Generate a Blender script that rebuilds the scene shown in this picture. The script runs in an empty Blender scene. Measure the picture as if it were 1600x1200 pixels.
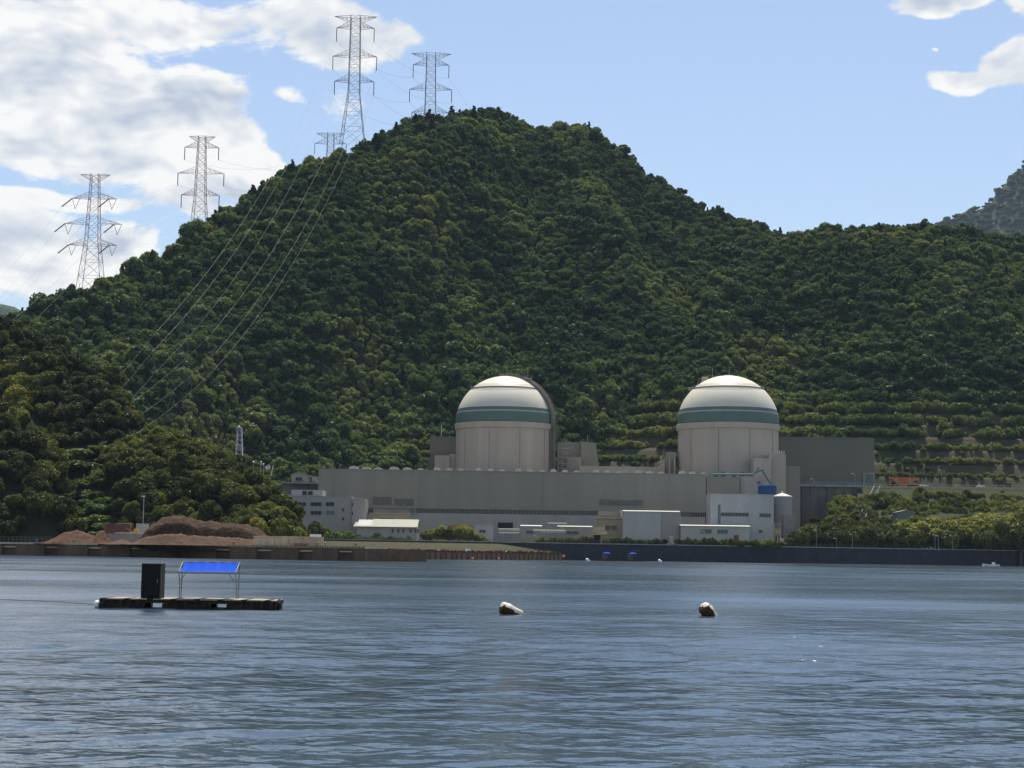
import bpy, bmesh, math, random
import numpy as np
from mathutils import Vector, Matrix, Euler

# ------------------------------------------------------------------ camera, sky, sun, exposure
scene = bpy.context.scene
COL = scene.collection
FPX = 2670.0                       # focal length in photograph pixels (1600 wide)
CAM_H = 2.4
PITCH = math.atan((865 - 600) / FPX)
ROLL = math.atan(0.0145)
cam_data = bpy.data.cameras.new('camera')
cam_data.sensor_width = 36.0
cam_data.lens = FPX / 1600 * 36.0
cam_data.clip_start = 0.5
cam_data.clip_end = 30000
cam = bpy.data.objects.new('camera', cam_data)
COL.objects.link(cam)
CAM_R = Matrix.Rotation(math.pi / 2 + PITCH, 3, 'X') @ Matrix.Rotation(ROLL, 3, 'Z')
cam.matrix_world = Matrix.Translation((0, 0, CAM_H)) @ CAM_R.to_4x4()
scene.camera = cam

SUN_EL, SUN_AZ = 66.0, 6.0         # degrees; azimuth measured from +Y towards +X
sd = bpy.data.lights.new('sun', 'SUN')
sd.energy = 5.0
sd.angle = math.radians(0.53)
sd.color = (1.0, 0.95, 0.86)
sun = bpy.data.objects.new('sun', sd)
COL.objects.link(sun)
_s = Vector((math.sin(math.radians(SUN_AZ)) * math.cos(math.radians(SUN_EL)),
             math.cos(math.radians(SUN_AZ)) * math.cos(math.radians(SUN_EL)), math.sin(math.radians(SUN_EL))))
sun.rotation_euler = (-_s).to_track_quat('-Z', 'Y').to_euler()
sun.location = (0, -50, 900)

scene.view_settings.view_transform = 'Standard'
scene.view_settings.look = 'None'
scene.view_settings.exposure = 0.25
scene.view_settings.gamma = 1.0
scene.view_settings.use_curve_mapping = False
scene.render.engine = 'CYCLES'
scene.cycles.max_bounces = 6
scene.cycles.diffuse_bounces = 2
scene.cycles.glossy_bounces = 3
scene.cycles.transmission_bounces = 3
scene.cycles.transparent_max_bounces = 6
scene.cycles.volume_bounces = 0
scene.cycles.use_denoising = True
scene.cycles.sample_clamp_indirect = 4.0
scene.cycles.sample_clamp_direct = 2.5
scene.cycles.use_adaptive_sampling = True
scene.cycles.adaptive_threshold = 0.015


def ray(px, py):
    d = CAM_R @ Vector(((px - 800) / FPX, -(py - 600) / FPX, -1.0))
    return d


def P(px, py, D):
    """point of the place seen at photograph pixel (px, py), standing D metres away"""
    d = ray(px, py)
    return Vector((d.x / d.y * D, D, CAM_H + d.z / d.y * D))


def xz(px0, py0, px1, py1, D):
    cx, cy = (px0 + px1) / 2, (py0 + py1) / 2
    return P(px0, cy, D).x, P(px1, cy, D).x, P(cx, py1, D).z, P(cx, py0, D).z


# ---- the sky with its cumulus
world = bpy.data.worlds.new('World')
scene.world = world
world.use_nodes = True
world.cycles.sampling_method = 'MANUAL'
world.cycles.sample_map_resolution = 256
wt = world.node_tree
wt.nodes.clear()


def nd(tree, typ, **kw):
    n = tree.nodes.new(typ)
    for k, v in kw.items():
        if k == 'ins':
            for s, val in v.items():
                n.inputs[s].default_value = val
        else:
            setattr(n, k, v)
    return n


def mth(tree, op, a, b=None, c=None, clamp=False):
    n = tree.nodes.new('ShaderNodeMath')
    n.operation = op
    n.use_clamp = clamp
    for i, v in enumerate((a, b, c)):
        if v is None:
            continue
        if isinstance(v, (int, float)):
            n.inputs[i].default_value = v
        else:
            tree.links.new(v, n.inputs[i])
    return n.outputs[0]


def cloud_group():
    g = bpy.data.node_groups.new('cloud_density', 'ShaderNodeTree')
    g.interface.new_socket('Dir', in_out='INPUT', socket_type='NodeSocketVector')
    g.interface.new_socket('Density', in_out='OUTPUT', socket_type='NodeSocketFloat')
    g.interface.new_socket('Above', in_out='OUTPUT', socket_type='NodeSocketFloat')
    gi = g.nodes.new('NodeGroupInput')
    go = g.nodes.new('NodeGroupOutput')
    L = g.links.new
    # warp the direction a little so that no outline is a circle
    wn = nd(g, 'ShaderNodeTexNoise', ins={'Scale': 9.0, 'Detail': 1.5, 'Roughness': 0.5})
    L(gi.outputs[0], wn.inputs['Vector'])
    sub = nd(g, 'ShaderNodeVectorMath', operation='SUBTRACT')
    L(wn.outputs['Color'], sub.inputs[0])
    sub.inputs[1].default_value = (0.5, 0.5, 0.5)
    sc = nd(g, 'ShaderNodeVectorMath', operation='SCALE')
    L(sub.outputs[0], sc.inputs[0])
    sc.inputs['Scale'].default_value = 0.055
    wd = nd(g, 'ShaderNodeVectorMath', operation='ADD')
    L(gi.outputs[0], wd.inputs[0])
    L(sc.outputs[0], wd.inputs[1])
    # placed masses: px, py, half-width (in px), half-height, weight
    blobs = [(20, 150, 130, 95, 1.0), (135, 120, 95, 66, .92), (285, 165, 110, 60, .88), (200, 200, 200, 62, .95), (-150, 140, 260, 160, 1.0),
             (350, 225, 110, 60, .8), (110, 250, 300, 56, .8), (60, 30, 210, 60, .70), (300, 25, 260, 56, .70), (430, 20, 140, 50, .68),
             (40, 325, 240, 20, .62), (290, 320, 130, 40, .66), (165, 420, 90, 66, .9), (-40, 400, 190, 80, .9), (60, 440, 110, 50, .8), (215, 385, 44, 36, .8),
             (510, 55, 110, 55, .85), (590, 55, 75, 45, .66), (445, 157, 60, 16, .56), (540, 130, 50, 55, .46), (425, 245, 55, 30, .9), (370, 275, 110, 36, .8),
             (1440, 33, 72, 26, .82), (1500, 20, 50, 22, .7), (1630, 20, 64, 40, .9), (1530, 142, 84, 18, .85), (1605, 118, 60, 34, .9), (1466, 106, 14, 6, .6)]
    total = None
    for (bx_, by_, hw, hh, wgt) in blobs:
        c = ray(bx_, by_).normalized()
        s1 = nd(g, 'ShaderNodeVectorMath', operation='SUBTRACT')
        L(wd.outputs[0], s1.inputs[0])
        s1.inputs[1].default_value = c
        m1 = nd(g, 'ShaderNodeVectorMath', operation='MULTIPLY')
        L(s1.outputs[0], m1.inputs[0])
        m1.inputs[1].default_value = (FPX / hw, FPX / hw, FPX / hh)
        ln = nd(g, 'ShaderNodeVectorMath', operation='LENGTH')
        L(m1.outputs[0], ln.inputs[0])
        mr = nd(g, 'ShaderNodeMapRange', interpolation_type='SMOOTHSTEP',
                ins={'From Min': 1.45, 'From Max': 0.25, 'To Min': 0.0, 'To Max': wgt})
        L(ln.outputs['Value'], mr.inputs['Value'])
        total = mr.outputs[0] if total is None else mth(g, 'MAXIMUM', total, mr.outputs[0])
    # the rest of the sky: scattered fair-weather cloud everywhere away from this opening
    st = nd(g, 'ShaderNodeVectorMath', operation='MULTIPLY')
    L(wd.outputs[0], st.inputs[0])
    st.inputs[1].default_value = (1.0, 1.0, 1.9)
    n0 = nd(g, 'ShaderNodeTexNoise', ins={'Scale': 3.1, 'Detail': 2.0, 'Roughness': 0.5})
    L(st.outputs[0], n0.inputs['Vector'])
    cov = nd(g, 'ShaderNodeMapRange', interpolation_type='SMOOTHSTEP', ins={'From Min': 0.5, 'From Max': 0.68, 'To Min': 0.0, 'To Max': 0.8})
    L(n0.outputs['Fac'], cov.inputs['Value'])
    dv = nd(g, 'ShaderNodeVectorMath', operation='DISTANCE')
    L(gi.outputs[0], dv.inputs[0])
    dv.inputs[1].default_value = ray(800, 500).normalized()
    away = nd(g, 'ShaderNodeMapRange', interpolation_type='SMOOTHSTEP', ins={'From Min': 0.38, 'From Max': 0.6})
    L(dv.outputs['Value'], away.inputs['Value'])
    rest = mth(g, 'MULTIPLY', cov.outputs[0], away.outputs[0])
    total = mth(g, 'MAXIMUM', total, rest)
    # billows
    n1 = nd(g, 'ShaderNodeTexNoise', ins={'Scale': 23.0, 'Detail': 6.0, 'Roughness': 0.6, 'Lacunarity': 2.2})
    L(st.outputs[0], n1.inputs['Vector'])
    t2 = mth(g, 'MULTIPLY_ADD', total, 1.30, -0.50)
    d = mth(g, 'ADD', t2, mth(g, 'MULTIPLY_ADD', n1.outputs['Fac'], 1.7, -0.85))
    # the same billows a little higher up: what shades this spot from above
    hi = nd(g, 'ShaderNodeVectorMath', operation='ADD')
    L(st.outputs[0], hi.inputs[0])
    hi.inputs[1].default_value = (0.004, 0.0, 0.026)
    n2 = nd(g, 'ShaderNodeTexNoise', ins={'Scale': 23.0, 'Detail': 2.5, 'Roughness': 0.55, 'Lacunarity': 2.2})
    n3 = nd(g, 'ShaderNodeTexNoise', ins={'Scale': 23.0, 'Detail': 2.5, 'Roughness': 0.55, 'Lacunarity': 2.2})
    L(st.outputs[0], n3.inputs['Vector'])
    L(hi.outputs[0], n2.inputs['Vector'])
    thick = nd(g, 'ShaderNodeMapRange', interpolation_type='SMOOTHSTEP', ins={'From Min': 0.15, 'From Max': 1.0, 'To Min': 0.0, 'To Max': 0.46})
    L(mth(g, 'ADD', t2, mth(g, 'MULTIPLY_ADD', n2.outputs['Fac'], 1.7, -0.85)), thick.inputs['Value'])
    rel = mth(g, 'MULTIPLY', mth(g, 'SUBTRACT', n2.outputs['Fac'], n3.outputs['Fac']), 2.1)
    sh = mth(g, 'ADD', mth(g, 'ADD', rel, thick.outputs[0]), 0.16, clamp=True)
    L(sh, go.inputs[1])
    L(d, go.inputs[0])
    return g


tc = nd(wt, 'ShaderNodeTexCoord')
CG = cloud_group()
g1 = nd(wt, 'ShaderNodeGroup', node_tree=CG)
wt.links.new(tc.outputs['Generated'], g1.inputs[0])
sky = nd(wt, 'ShaderNodeTexSky', sky_type='NISHITA', sun_disc=False, sun_elevation=math.radians(SUN_EL),
         sun_rotation=math.radians(SUN_AZ), altitude=0.0, air_density=1.0, dust_density=1.2, ozone_density=1.6)
bg_sky = nd(wt, 'ShaderNodeBackground', ins={'Strength': 0.122})
wt.links.new(sky.outputs[0], bg_sky.inputs['Color'])
cover = nd(wt, 'ShaderNodeMapRange', interpolation_type='SMOOTHSTEP', ins={'From Min': -0.09, 'From Max': 0.22, 'To Min': 0.0, 'To Max': 0.97})
wt.links.new(g1.outputs[0], cover.inputs['Value'])
# light inside the cloud: less where more cloud lies above
shade = nd(wt, 'ShaderNodeMapRange', ins={'From Min': 0.0, 'From Max': 1.0})
wt.links.new(g1.outputs[1], shade.inputs['Value'])
ramp = nd(wt, 'ShaderNodeMix', data_type='RGBA')
ramp.inputs['A'].default_value = (0.88, 0.87, 0.84, 1)
ramp.inputs['B'].default_value = (0.45, 0.51, 0.60, 1)
wt.links.new(shade.outputs[0], ramp.inputs['Factor'])
bg_cl = nd(wt, 'ShaderNodeBackground', ins={'Strength': 1.0})
wt.links.new(ramp.outputs['Result'], bg_cl.inputs['Color'])
mixw = nd(wt, 'ShaderNodeMixShader')
wt.links.new(cover.outputs[0], mixw.inputs[0])
wt.links.new(bg_sky.outputs[0], mixw.inputs[1])
wt.links.new(bg_cl.outputs[0], mixw.inputs[2])
wo = nd(wt, 'ShaderNodeOutputWorld')
wt.links.new(mixw.outputs[0], wo.inputs['Surface'])

# ------------------------------------------------------------------ helpers
rng = np.random.default_rng(7)
random.seed(7)


class MB:
    """collects faces for one mesh"""
    def __init__(self):
        self.v, self.f = [], []

    def add(self, vs, fs):
        o = len(self.v)
        self.v += [tuple(p) for p in vs]
        self.f += [tuple(i + o for i in q) for q in fs]
        return self

    def box(self, x0, x1, y0, y1, z0, z1):
        vs = [(x, y, z) for x in (x0, x1) for y in (y0, y1) for z in (z0, z1)]
        return self.add(vs, [(0, 1, 3, 2), (4, 6, 7, 5), (0, 4, 5, 1), (2, 3, 7, 6), (0, 2, 6, 4), (1, 5, 7, 3)])

    def bar(self, a, b, t, n=4):
        a, b = Vector(a), Vector(b)
        d = b - a
        if d.length < 1e-6:
            return self
        d.normalize()
        u = d.cross(Vector((0, 0, 1)))
        if u.length < 1e-3:
            u = d.cross(Vector((1, 0, 0)))
        u.normalize()
        w = d.cross(u)
        vs = []
        for p in (a, b):
            for k in range(n):
                an = 2 * math.pi * (k + .5) / n
                vs.append(p + (u * math.cos(an) + w * math.sin(an)) * t)
        fs = [(k, (k + 1) % n, n + (k + 1) % n, n + k) for k in range(n)] + [tuple(range(n))[::-1], tuple(range(n, 2 * n))]
        return self.add(vs, fs)

    def path(self, pts, t, n=4):
        pts = [Vector(p) for p in pts]
        vs, fs = [], []
        for i, p in enumerate(pts):
            d = (pts[min(i + 1, len(pts) - 1)] - pts[max(i - 1, 0)]).normalized()
            u = d.cross(Vector((0, 0, 1)))
            if u.length < 1e-3:
                u = d.cross(Vector((1, 0, 0)))
            u.normalize()
            w = d.cross(u)
            for k in range(n):
                an = 2 * math.pi * (k + .5) / n
                vs.append(p + (u * math.cos(an) + w * math.sin(an)) * t)
        for i in range(len(pts) - 1):
            for k in range(n):
                fs.append((i * n + k, i * n + (k + 1) % n, (i + 1) * n + (k + 1) % n, (i + 1) * n + k))
        fs += [tuple(range(n))[::-1], tuple(range((len(pts) - 1) * n, len(pts) * n))]
        return self.add(vs, fs)

    def lathe(self, prof, c=(0, 0, 0), n=48, a0=0.0, a1=2 * math.pi):
        full = abs(a1 - a0 - 2 * math.pi) < 1e-6
        m = n if full else n + 1
        vs, fs = [], []
        for r, z in prof:
            for k in range(m):
                an = a0 + (a1 - a0) * k / n
                vs.append((c[0] + r * math.cos(an), c[1] + r * math.sin(an), c[2] + z))
        for i in range(len(prof) - 1):
            for k in range(n):
                k2 = (k + 1) % m
                fs.append((i * m + k, i * m + k2, (i + 1) * m + k2, (i + 1) * m + k))
        return self.add(vs, fs)

    def prism(self, poly, y0, y1):
        """polygon in xz pulled from y0 to y1"""
        n = len(poly)
        vs = [(x, y0, z) for x, z in poly] + [(x, y1, z) for x, z in poly]
        fs = [tuple(range(n)), tuple(range(2 * n - 1, n - 1, -1))] + [(k, n + k, n + (k + 1) % n, (k + 1) % n) for k in range(n)]
        return self.add(vs, fs)

    def prismx(self, poly, x0, x1):
        n = len(poly)
        vs = [(x0, y, z) for y, z in poly] + [(x1, y, z) for y, z in poly]
        fs = [tuple(range(n)), tuple(range(2 * n - 1, n - 1, -1))] + [(k, n + k, n + (k + 1) % n, (k + 1) % n) for k in range(n)]
        return self.add(vs, fs)

    def mesh(self, name, mat, smooth=False):
        me = bpy.data.meshes.new(name)
        me.from_pydata(self.v, [], self.f)
        me.materials.append(mat)
        bm = bmesh.new()
        bm.from_mesh(me)
        bmesh.ops.recalc_face_normals(bm, faces=bm.faces)
        bm.to_mesh(me)
        bm.free()
        if smooth:
            me.polygons.foreach_set('use_smooth', [True] * len(me.polygons))
        me.update()
        return me

    def build(self, name, mat, parent=None, smooth=False):
        return link(name, self.mesh(name, mat, smooth), parent)


def link(name, data, parent=None):
    o = bpy.data.objects.new(name, data)
    COL.objects.link(o)
    if parent is not None:
        o.parent = parent
        if parent.get('_w') or True:
            o.matrix_parent_inverse = BASE.get(parent.name, Matrix.Identity(4)).inverted()
    return o


BASE = {}


def tag(o, label=None, cat=None, group=None, kind=None):
    if label:
        o['label'] = label
    if cat:
        o['category'] = cat
    if group:
        o['group'] = group
    if kind:
        o['kind'] = kind
    return o


def thing(name, label, cat, loc=(0, 0, 0), group=None):
    """an Empty at the thing's base; its parts are given in place coordinates"""
    o = bpy.data.objects.new(name, None)
    COL.objects.link(o)
    o.location = loc
    o.empty_display_size = 0.5
    BASE[o.name] = Matrix.Translation(loc)
    return tag(o, label, cat, group)


def fade(t):
    return t * t * (3 - 2 * t)


_PERM = np.random.default_rng(3).random((256, 256))


def vnoise(x, y):
    x, y = np.asarray(x, float), np.asarray(y, float)
    xi, yi = np.floor(x).astype(int), np.floor(y).astype(int)
    fx, fy = fade(x - xi), fade(y - yi)
    g = lambda a, b: _PERM[a % 256, b % 256]
    return (g(xi, yi) * (1 - fx) + g(xi + 1, yi) * fx) * (1 - fy) + (g(xi, yi + 1) * (1 - fx) + g(xi + 1, yi + 1) * fx) * fy


def fbm(x, y, o=4):
    s, a, t = 0, 1.0, 0
    for k in range(o):
        s = s + a * vnoise(np.asarray(x) * 2 ** k + 17.3 * k, np.asarray(y) * 2 ** k + 9.1 * k)
        t += a
        a *= .5
    return s / t * 2 - 1


MATS = {}


def mat(name, color, rough=0.8, var=0.12, scale=0.4, color2=None, stretch=(1, 1, 1), bump=0.0, metal=0.0, spec=0.3, detail=6.0, bscale=None):
    """a plain material with uneven colour and fine relief"""
    if name in MATS:
        return MATS[name]
    m = bpy.data.materials.new(name)
    m.use_nodes = True
    t = m.node_tree
    b = t.nodes['Principled BSDF']
    b.inputs['Roughness'].default_value = rough
    b.inputs['Metallic'].default_value = metal
    b.inputs['Specular IOR Level'].default_value = spec
    geo = nd(t, 'ShaderNodeNewGeometry')
    mp = nd(t, 'ShaderNodeVectorMath', operation='MULTIPLY')
    mp.inputs[1].default_value = stretch
    t.links.new(geo.outputs['Position'], mp.inputs[0])
    n = nd(t, 'ShaderNodeTexNoise', ins={'Scale': scale, 'Detail': detail, 'Roughness': 0.6})
    t.links.new(mp.outputs[0], n.inputs['Vector'])
    mr = nd(t, 'ShaderNodeMapRange', ins={'From Min': 0.3, 'From Max': 0.7})
    t.links.new(n.outputs['Fac'], mr.inputs['Value'])
    mx = nd(t, 'ShaderNodeMix', data_type='RGBA')
    c = color
    c2 = color2 if color2 else tuple(min(1, q * (1 + var)) for q in c)
    c1 = color if color2 else tuple(q * (1 - var) for q in c)
    mx.inputs['A'].default_value = (*c1, 1)
    mx.inputs['B'].default_value = (*c2, 1)
    t.links.new(mr.outputs[0], mx.inputs['Factor'])
    t.links.new(mx.outputs['Result'], b.inputs['Base Color'])
    if bump:
        n2 = nd(t, 'ShaderNodeTexNoise', ins={'Scale': bscale or scale * 3, 'Detail': 5.0})
        t.links.new(mp.outputs[0], n2.inputs['Vector'])
        bp = nd(t, 'ShaderNodeBump', ins={'Strength': 1.0, 'Distance': bump})
        t.links.new(n2.outputs['Fac'], bp.inputs['Height'])
        t.links.new(bp.outputs[0], b.inputs['Normal'])
    MATS[name] = m
    return m


def leaf_mat(name, ca, cb, cc, transl=0.36):
    """foliage: colour varies from crown to crown and from leaf to leaf"""
    m = bpy.data.materials.new(name)
    m.use_nodes = True
    t = m.node_tree
    t.nodes.clear()
    oi = nd(t, 'ShaderNodeObjectInfo')
    at = nd(t, 'ShaderNodeAttribute', attribute_name='tint')
    r = nd(t, 'ShaderNodeValToRGB')
    r.color_ramp.elements[0].color = (*ca, 1)
    r.color_ramp.elements[0].position = 0.0
    r.color_ramp.elements[1].color = (*cb, 1)
    r.color_ramp.elements[1].position = 0.6
    e = r.color_ramp.elements.new(1.0)
    e.color = (*cc, 1)
    pg = nd(t, 'ShaderNodeNewGeometry')
    pn = nd(t, 'ShaderNodeTexNoise', ins={'Scale': 0.016, 'Detail': 2.0})
    t.links.new(pg.outputs['Position'], pn.inputs['Vector'])
    stand_fold_tone = mth(t, 'MULTIPLY_ADD', pn.outputs['Fac'], 2.7, -1.40)  # tone by stand of trees, also painting the hill's light and dark folds
    f = mth(t, 'MULTIPLY_ADD', oi.outputs['Random'], 0.62, mth(t, 'MULTIPLY_ADD', at.outputs['Fac'], 0.42, mth(t, 'ADD', stand_fold_tone, -0.05)))
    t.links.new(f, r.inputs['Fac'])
    d = nd(t, 'ShaderNodeBsdfDiffuse')
    tr = nd(t, 'ShaderNodeBsdfTranslucent')
    gl = nd(t, 'ShaderNodeBsdfGlossy', ins={'Roughness': 0.45, 'Color': (0.5, 0.52, 0.5, 1)})
    t.links.new(r.outputs['Color'], d.inputs['Color'])
    tint = nd(t, 'ShaderNodeMix', data_type='RGBA', blend_type='MULTIPLY')
    tint.inputs['Factor'].default_value = 1.0
    tint.inputs['B'].default_value = (1.45, 1.3, 0.62, 1)
    t.links.new(r.outputs['Color'], tint.inputs['A'])
    t.links.new(tint.outputs['Result'], tr.inputs['Color'])
    m1 = nd(t, 'ShaderNodeMixShader', ins={'Fac': transl})
    t.links.new(d.outputs[0], m1.inputs[1])
    t.links.new(tr.outputs[0], m1.inputs[2])
    m2 = nd(t, 'ShaderNodeMixShader', ins={'Fac': 0.025})
    t.links.new(m1.outputs[0], m2.inputs[1])
    t.links.new(gl.outputs[0], m2.inputs[2])
    o = nd(t, 'ShaderNodeOutputMaterial')
    t.links.new(m2.outputs[0], o.inputs['Surface'])
    MATS[name] = m
    return m


M_LEAF = leaf_mat('hill_leaves', (0.030, 0.064, 0.024), (0.082, 0.136, 0.044), (0.185, 0.212, 0.068))
M_LEAF_NEAR = leaf_mat('headland_leaves', (0.032, 0.043, 0.010), (0.102, 0.122, 0.024), (0.225, 0.225, 0.048))
M_SHRUB = leaf_mat('shrub_leaves', (0.058, 0.098, 0.028), (0.120, 0.158, 0.044), (0.205, 0.215, 0.064))
M_CONIFER = leaf_mat('conifer_leaves', (0.012, 0.024, 0.012), (0.020, 0.036, 0.016), (0.03, 0.05, 0.02), 0.15)
M_RUST_LEAF = leaf_mat('withered_leaves', (0.12, 0.07, 0.03), (0.16, 0.09, 0.04), (0.2, 0.11, 0.05), 0.2)
M_BARK = mat('bark', (0.11, 0.085, 0.06), 0.9, 0.3, 2.0, bump=0.02)
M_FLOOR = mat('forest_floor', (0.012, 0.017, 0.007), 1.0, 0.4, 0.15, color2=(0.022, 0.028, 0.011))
M_SLOPE = mat('terrace_soil', (0.15, 0.118, 0.082), 1.0, 0.3, 0.12, color2=(0.09, 0.10, 0.045), stretch=(1, .4, 1.5), bump=0.1)

# ------------------------------------------------------------------ the sea
def interp(pts, x):
    a = np.array(pts, float)
    return np.interp(x, a[:, 0], a[:, 1])


def build_sea():
    rg = np.random.default_rng(11)
    f1 = FPX * 0.64
    # rows: dense on screen near the camera, then out to the horizon
    ys = [2.0, 6.0, 10.0, 13.0]
    y = 15.0
    while y < 420:
        ys.append(y)
        y += max(0.04, 0.4 * y * y / (CAM_H * f1))
    ys += [470, 540, 640, 780, 1000, 1500, 2500, 4000, 6000]
    ys = np.array(ys)
    ks = np.concatenate([np.linspace(-2.2, -0.42, 24)[:-1], np.linspace(-0.42, 0.42, 620), np.linspace(0.42, 2.2, 24)[1:]])
    Y, K = np.meshgrid(ys, ks, indexing='ij')
    X = K * Y
    step = np.maximum(0.4 * Y * Y / (CAM_H * f1), 0.0014 * Y)
    Z = np.zeros_like(X)
    resid = np.zeros_like(X)
    gust = 0.58 + 0.42 * np.clip(0.5 + 1.3 * fbm(X / 34 + 3, Y / 22, 3), 0, 1)
    n = 92
    for i in range(n):
        lam = 0.26 * (5.0 / 0.26) ** (i / (n - 1))
        th = rg.normal(math.radians(-82), math.radians(27))
        k = 2 * math.pi / lam
        amp = 0.0034 * lam * rg.uniform(.6, 1.3) * (1 if lam < 2 else .6)
        w = np.clip((lam / step - 3.6) / 3.0, 0, 1)
        ph = rg.uniform(0, 6.28)
        resid += (amp * k) ** 2 * .5 * (1 - w * w)
        Z += amp * w * np.sin(k * (X * math.cos(th) + Y * math.sin(th)) + ph + 1.6 * fbm(X / (lam * 4), Y / (lam * 4) + i, 1))
    Z *= gust
    resid = np.sqrt(2 * resid) * gust
    Z[ys > 430, :] = 0
    Z[:, np.abs(ks) > 0.43] = 0
    nr, nc = X.shape
    v = np.stack([X, Y, Z], -1).reshape(-1, 3)
    idx = np.arange(nr * nc).reshape(nr, nc)
    q = np.stack([idx[:-1, :-1], idx[:-1, 1:], idx[1:, 1:], idx[1:, :-1]], -1).reshape(-1, 4)
    o0 = len(v)
    v = np.concatenate([v, np.array([[-6000, -3000, -.02], [6000, -3000, -.02], [6000, 2.2, -.02], [-6000, 2.2, -.02],
                                     [-13200, 6000, 0], [-13200, -3000, -.02], [13200, -3000, -.02], [13200, 6000, 0]])])
    me = bpy.data.meshes.new('sea')
    me.vertices.add(len(v))
    me.vertices.foreach_set('co', v.ravel())
    faces = np.concatenate([q, np.array([[o0, o0 + 1, o0 + 2, o0 + 3]])])
    me.loops.add(faces.size)
    me.loops.foreach_set('vertex_index', faces.ravel())
    me.polygons.add(len(faces))
    me.polygons.foreach_set('loop_start', np.arange(0, faces.size, 4))
    me.polygons.foreach_set('use_smooth', np.ones(len(faces), bool))
    me.update(calc_edges=True)
    me.validate()
    at = me.attributes.new('chop', 'FLOAT', 'POINT')
    at.data.foreach_set('value', np.concatenate([np.sqrt(np.clip(resid * .62, .004, .3)).ravel(), np.full(8, .4)]).astype(np.float32))
    m = bpy.data.materials.new('sea_water')
    m.use_nodes = True
    t = m.node_tree
    t.nodes.remove(t.nodes['Principled BSDF'])
    body = nd(t, 'ShaderNodeBsdfDiffuse', ins={'Color': (0.056, 0.082, 0.110, 1)})
    gloss = nd(t, 'ShaderNodeBsdfGlossy', distribution='BECKMANN', ins={'Color': (0.92, 0.94, 0.96, 1)})
    ch = nd(t, 'ShaderNodeAttribute', attribute_name='chop')
    geo = nd(t, 'ShaderNodeNewGeometry')

    def noise(scale, sx, sy, det, ro):
        mp = nd(t, 'ShaderNodeVectorMath', operation='MULTIPLY')
        mp.inputs[1].default_value = (sx, sy, 0.0)
        t.links.new(geo.outputs['Position'], mp.inputs[0])
        n_ = nd(t, 'ShaderNodeTexNoise', ins={'Scale': scale, 'Detail': det, 'Roughness': ro})
        t.links.new(mp.outputs[0], n_.inputs['Vector'])
        return n_.outputs['Fac']
    small = noise(4.2, .8, 1.0, 3.0, .55)
    mid = noise(1.15, .65, 1.0, 3.0, .55)
    gustn = noise(0.022, .55, 1.5, 3.0, .6)
    gr = nd(t, 'ShaderNodeMapRange', interpolation_type='SMOOTHSTEP', ins={'From Min': 0.36, 'From Max': 0.62, 'To Min': 0.62, 'To Max': 1.0})
    t.links.new(gustn, gr.inputs['Value'])
    h = mth(t, 'MULTIPLY_ADD', mid, 0.07, mth(t, 'MULTIPLY', small, 0.022))
    chp = nd(t, 'ShaderNodeMapRange', ins={'From Min': 0.06, 'From Max': 0.26, 'To Min': 0.0, 'To Max': 0.17})
    t.links.new(ch.outputs['Fac'], chp.inputs['Value'])
    h = mth(t, 'MULTIPLY_ADD', noise(1.05, .8, 1.0, 3.0, .5), chp.outputs[0], h)
    h = mth(t, 'MULTIPLY', h, gr.outputs[0])
    bp = nd(t, 'ShaderNodeBump', ins={'Strength': 1.0, 'Distance': 1.0})
    t.links.new(h, bp.inputs['Height'])
    t.links.new(bp.outputs[0], gloss.inputs['Normal'])
    paws = nd(t, 'ShaderNodeMapRange', interpolation_type='SMOOTHSTEP', ins={'From Min': 0.34, 'From Max': 0.64, 'To Min': 0.84, 'To Max': 1.06})
    t.links.new(noise(0.06, .6, 1.0, 5.0, .65), paws.inputs['Value'])
    t.links.new(mth(t, 'MULTIPLY', ch.outputs['Fac'], paws.outputs[0]), gloss.inputs['Roughness'])
    fr_ = nd(t, 'ShaderNodeFresnel', ins={'IOR': 1.333})
    t.links.new(bp.outputs[0], fr_.inputs['Normal'])
    mx = nd(t, 'ShaderNodeMixShader')
    t.links.new(mth(t, 'MULTIPLY', fr_.outputs[0], 1.0), mx.inputs[0])
    t.links.new(body.outputs[0], mx.inputs[1])
    t.links.new(gloss.outputs[0], mx.inputs[2])
    t.links.new(mx.outputs[0], t.nodes['Material Output'].inputs['Surface'])
    me.materials.append(m)
    tag(link('sea', me), 'rippled blue grey bay water in front of the plant', 'water', kind='structure')


build_sea()


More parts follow.
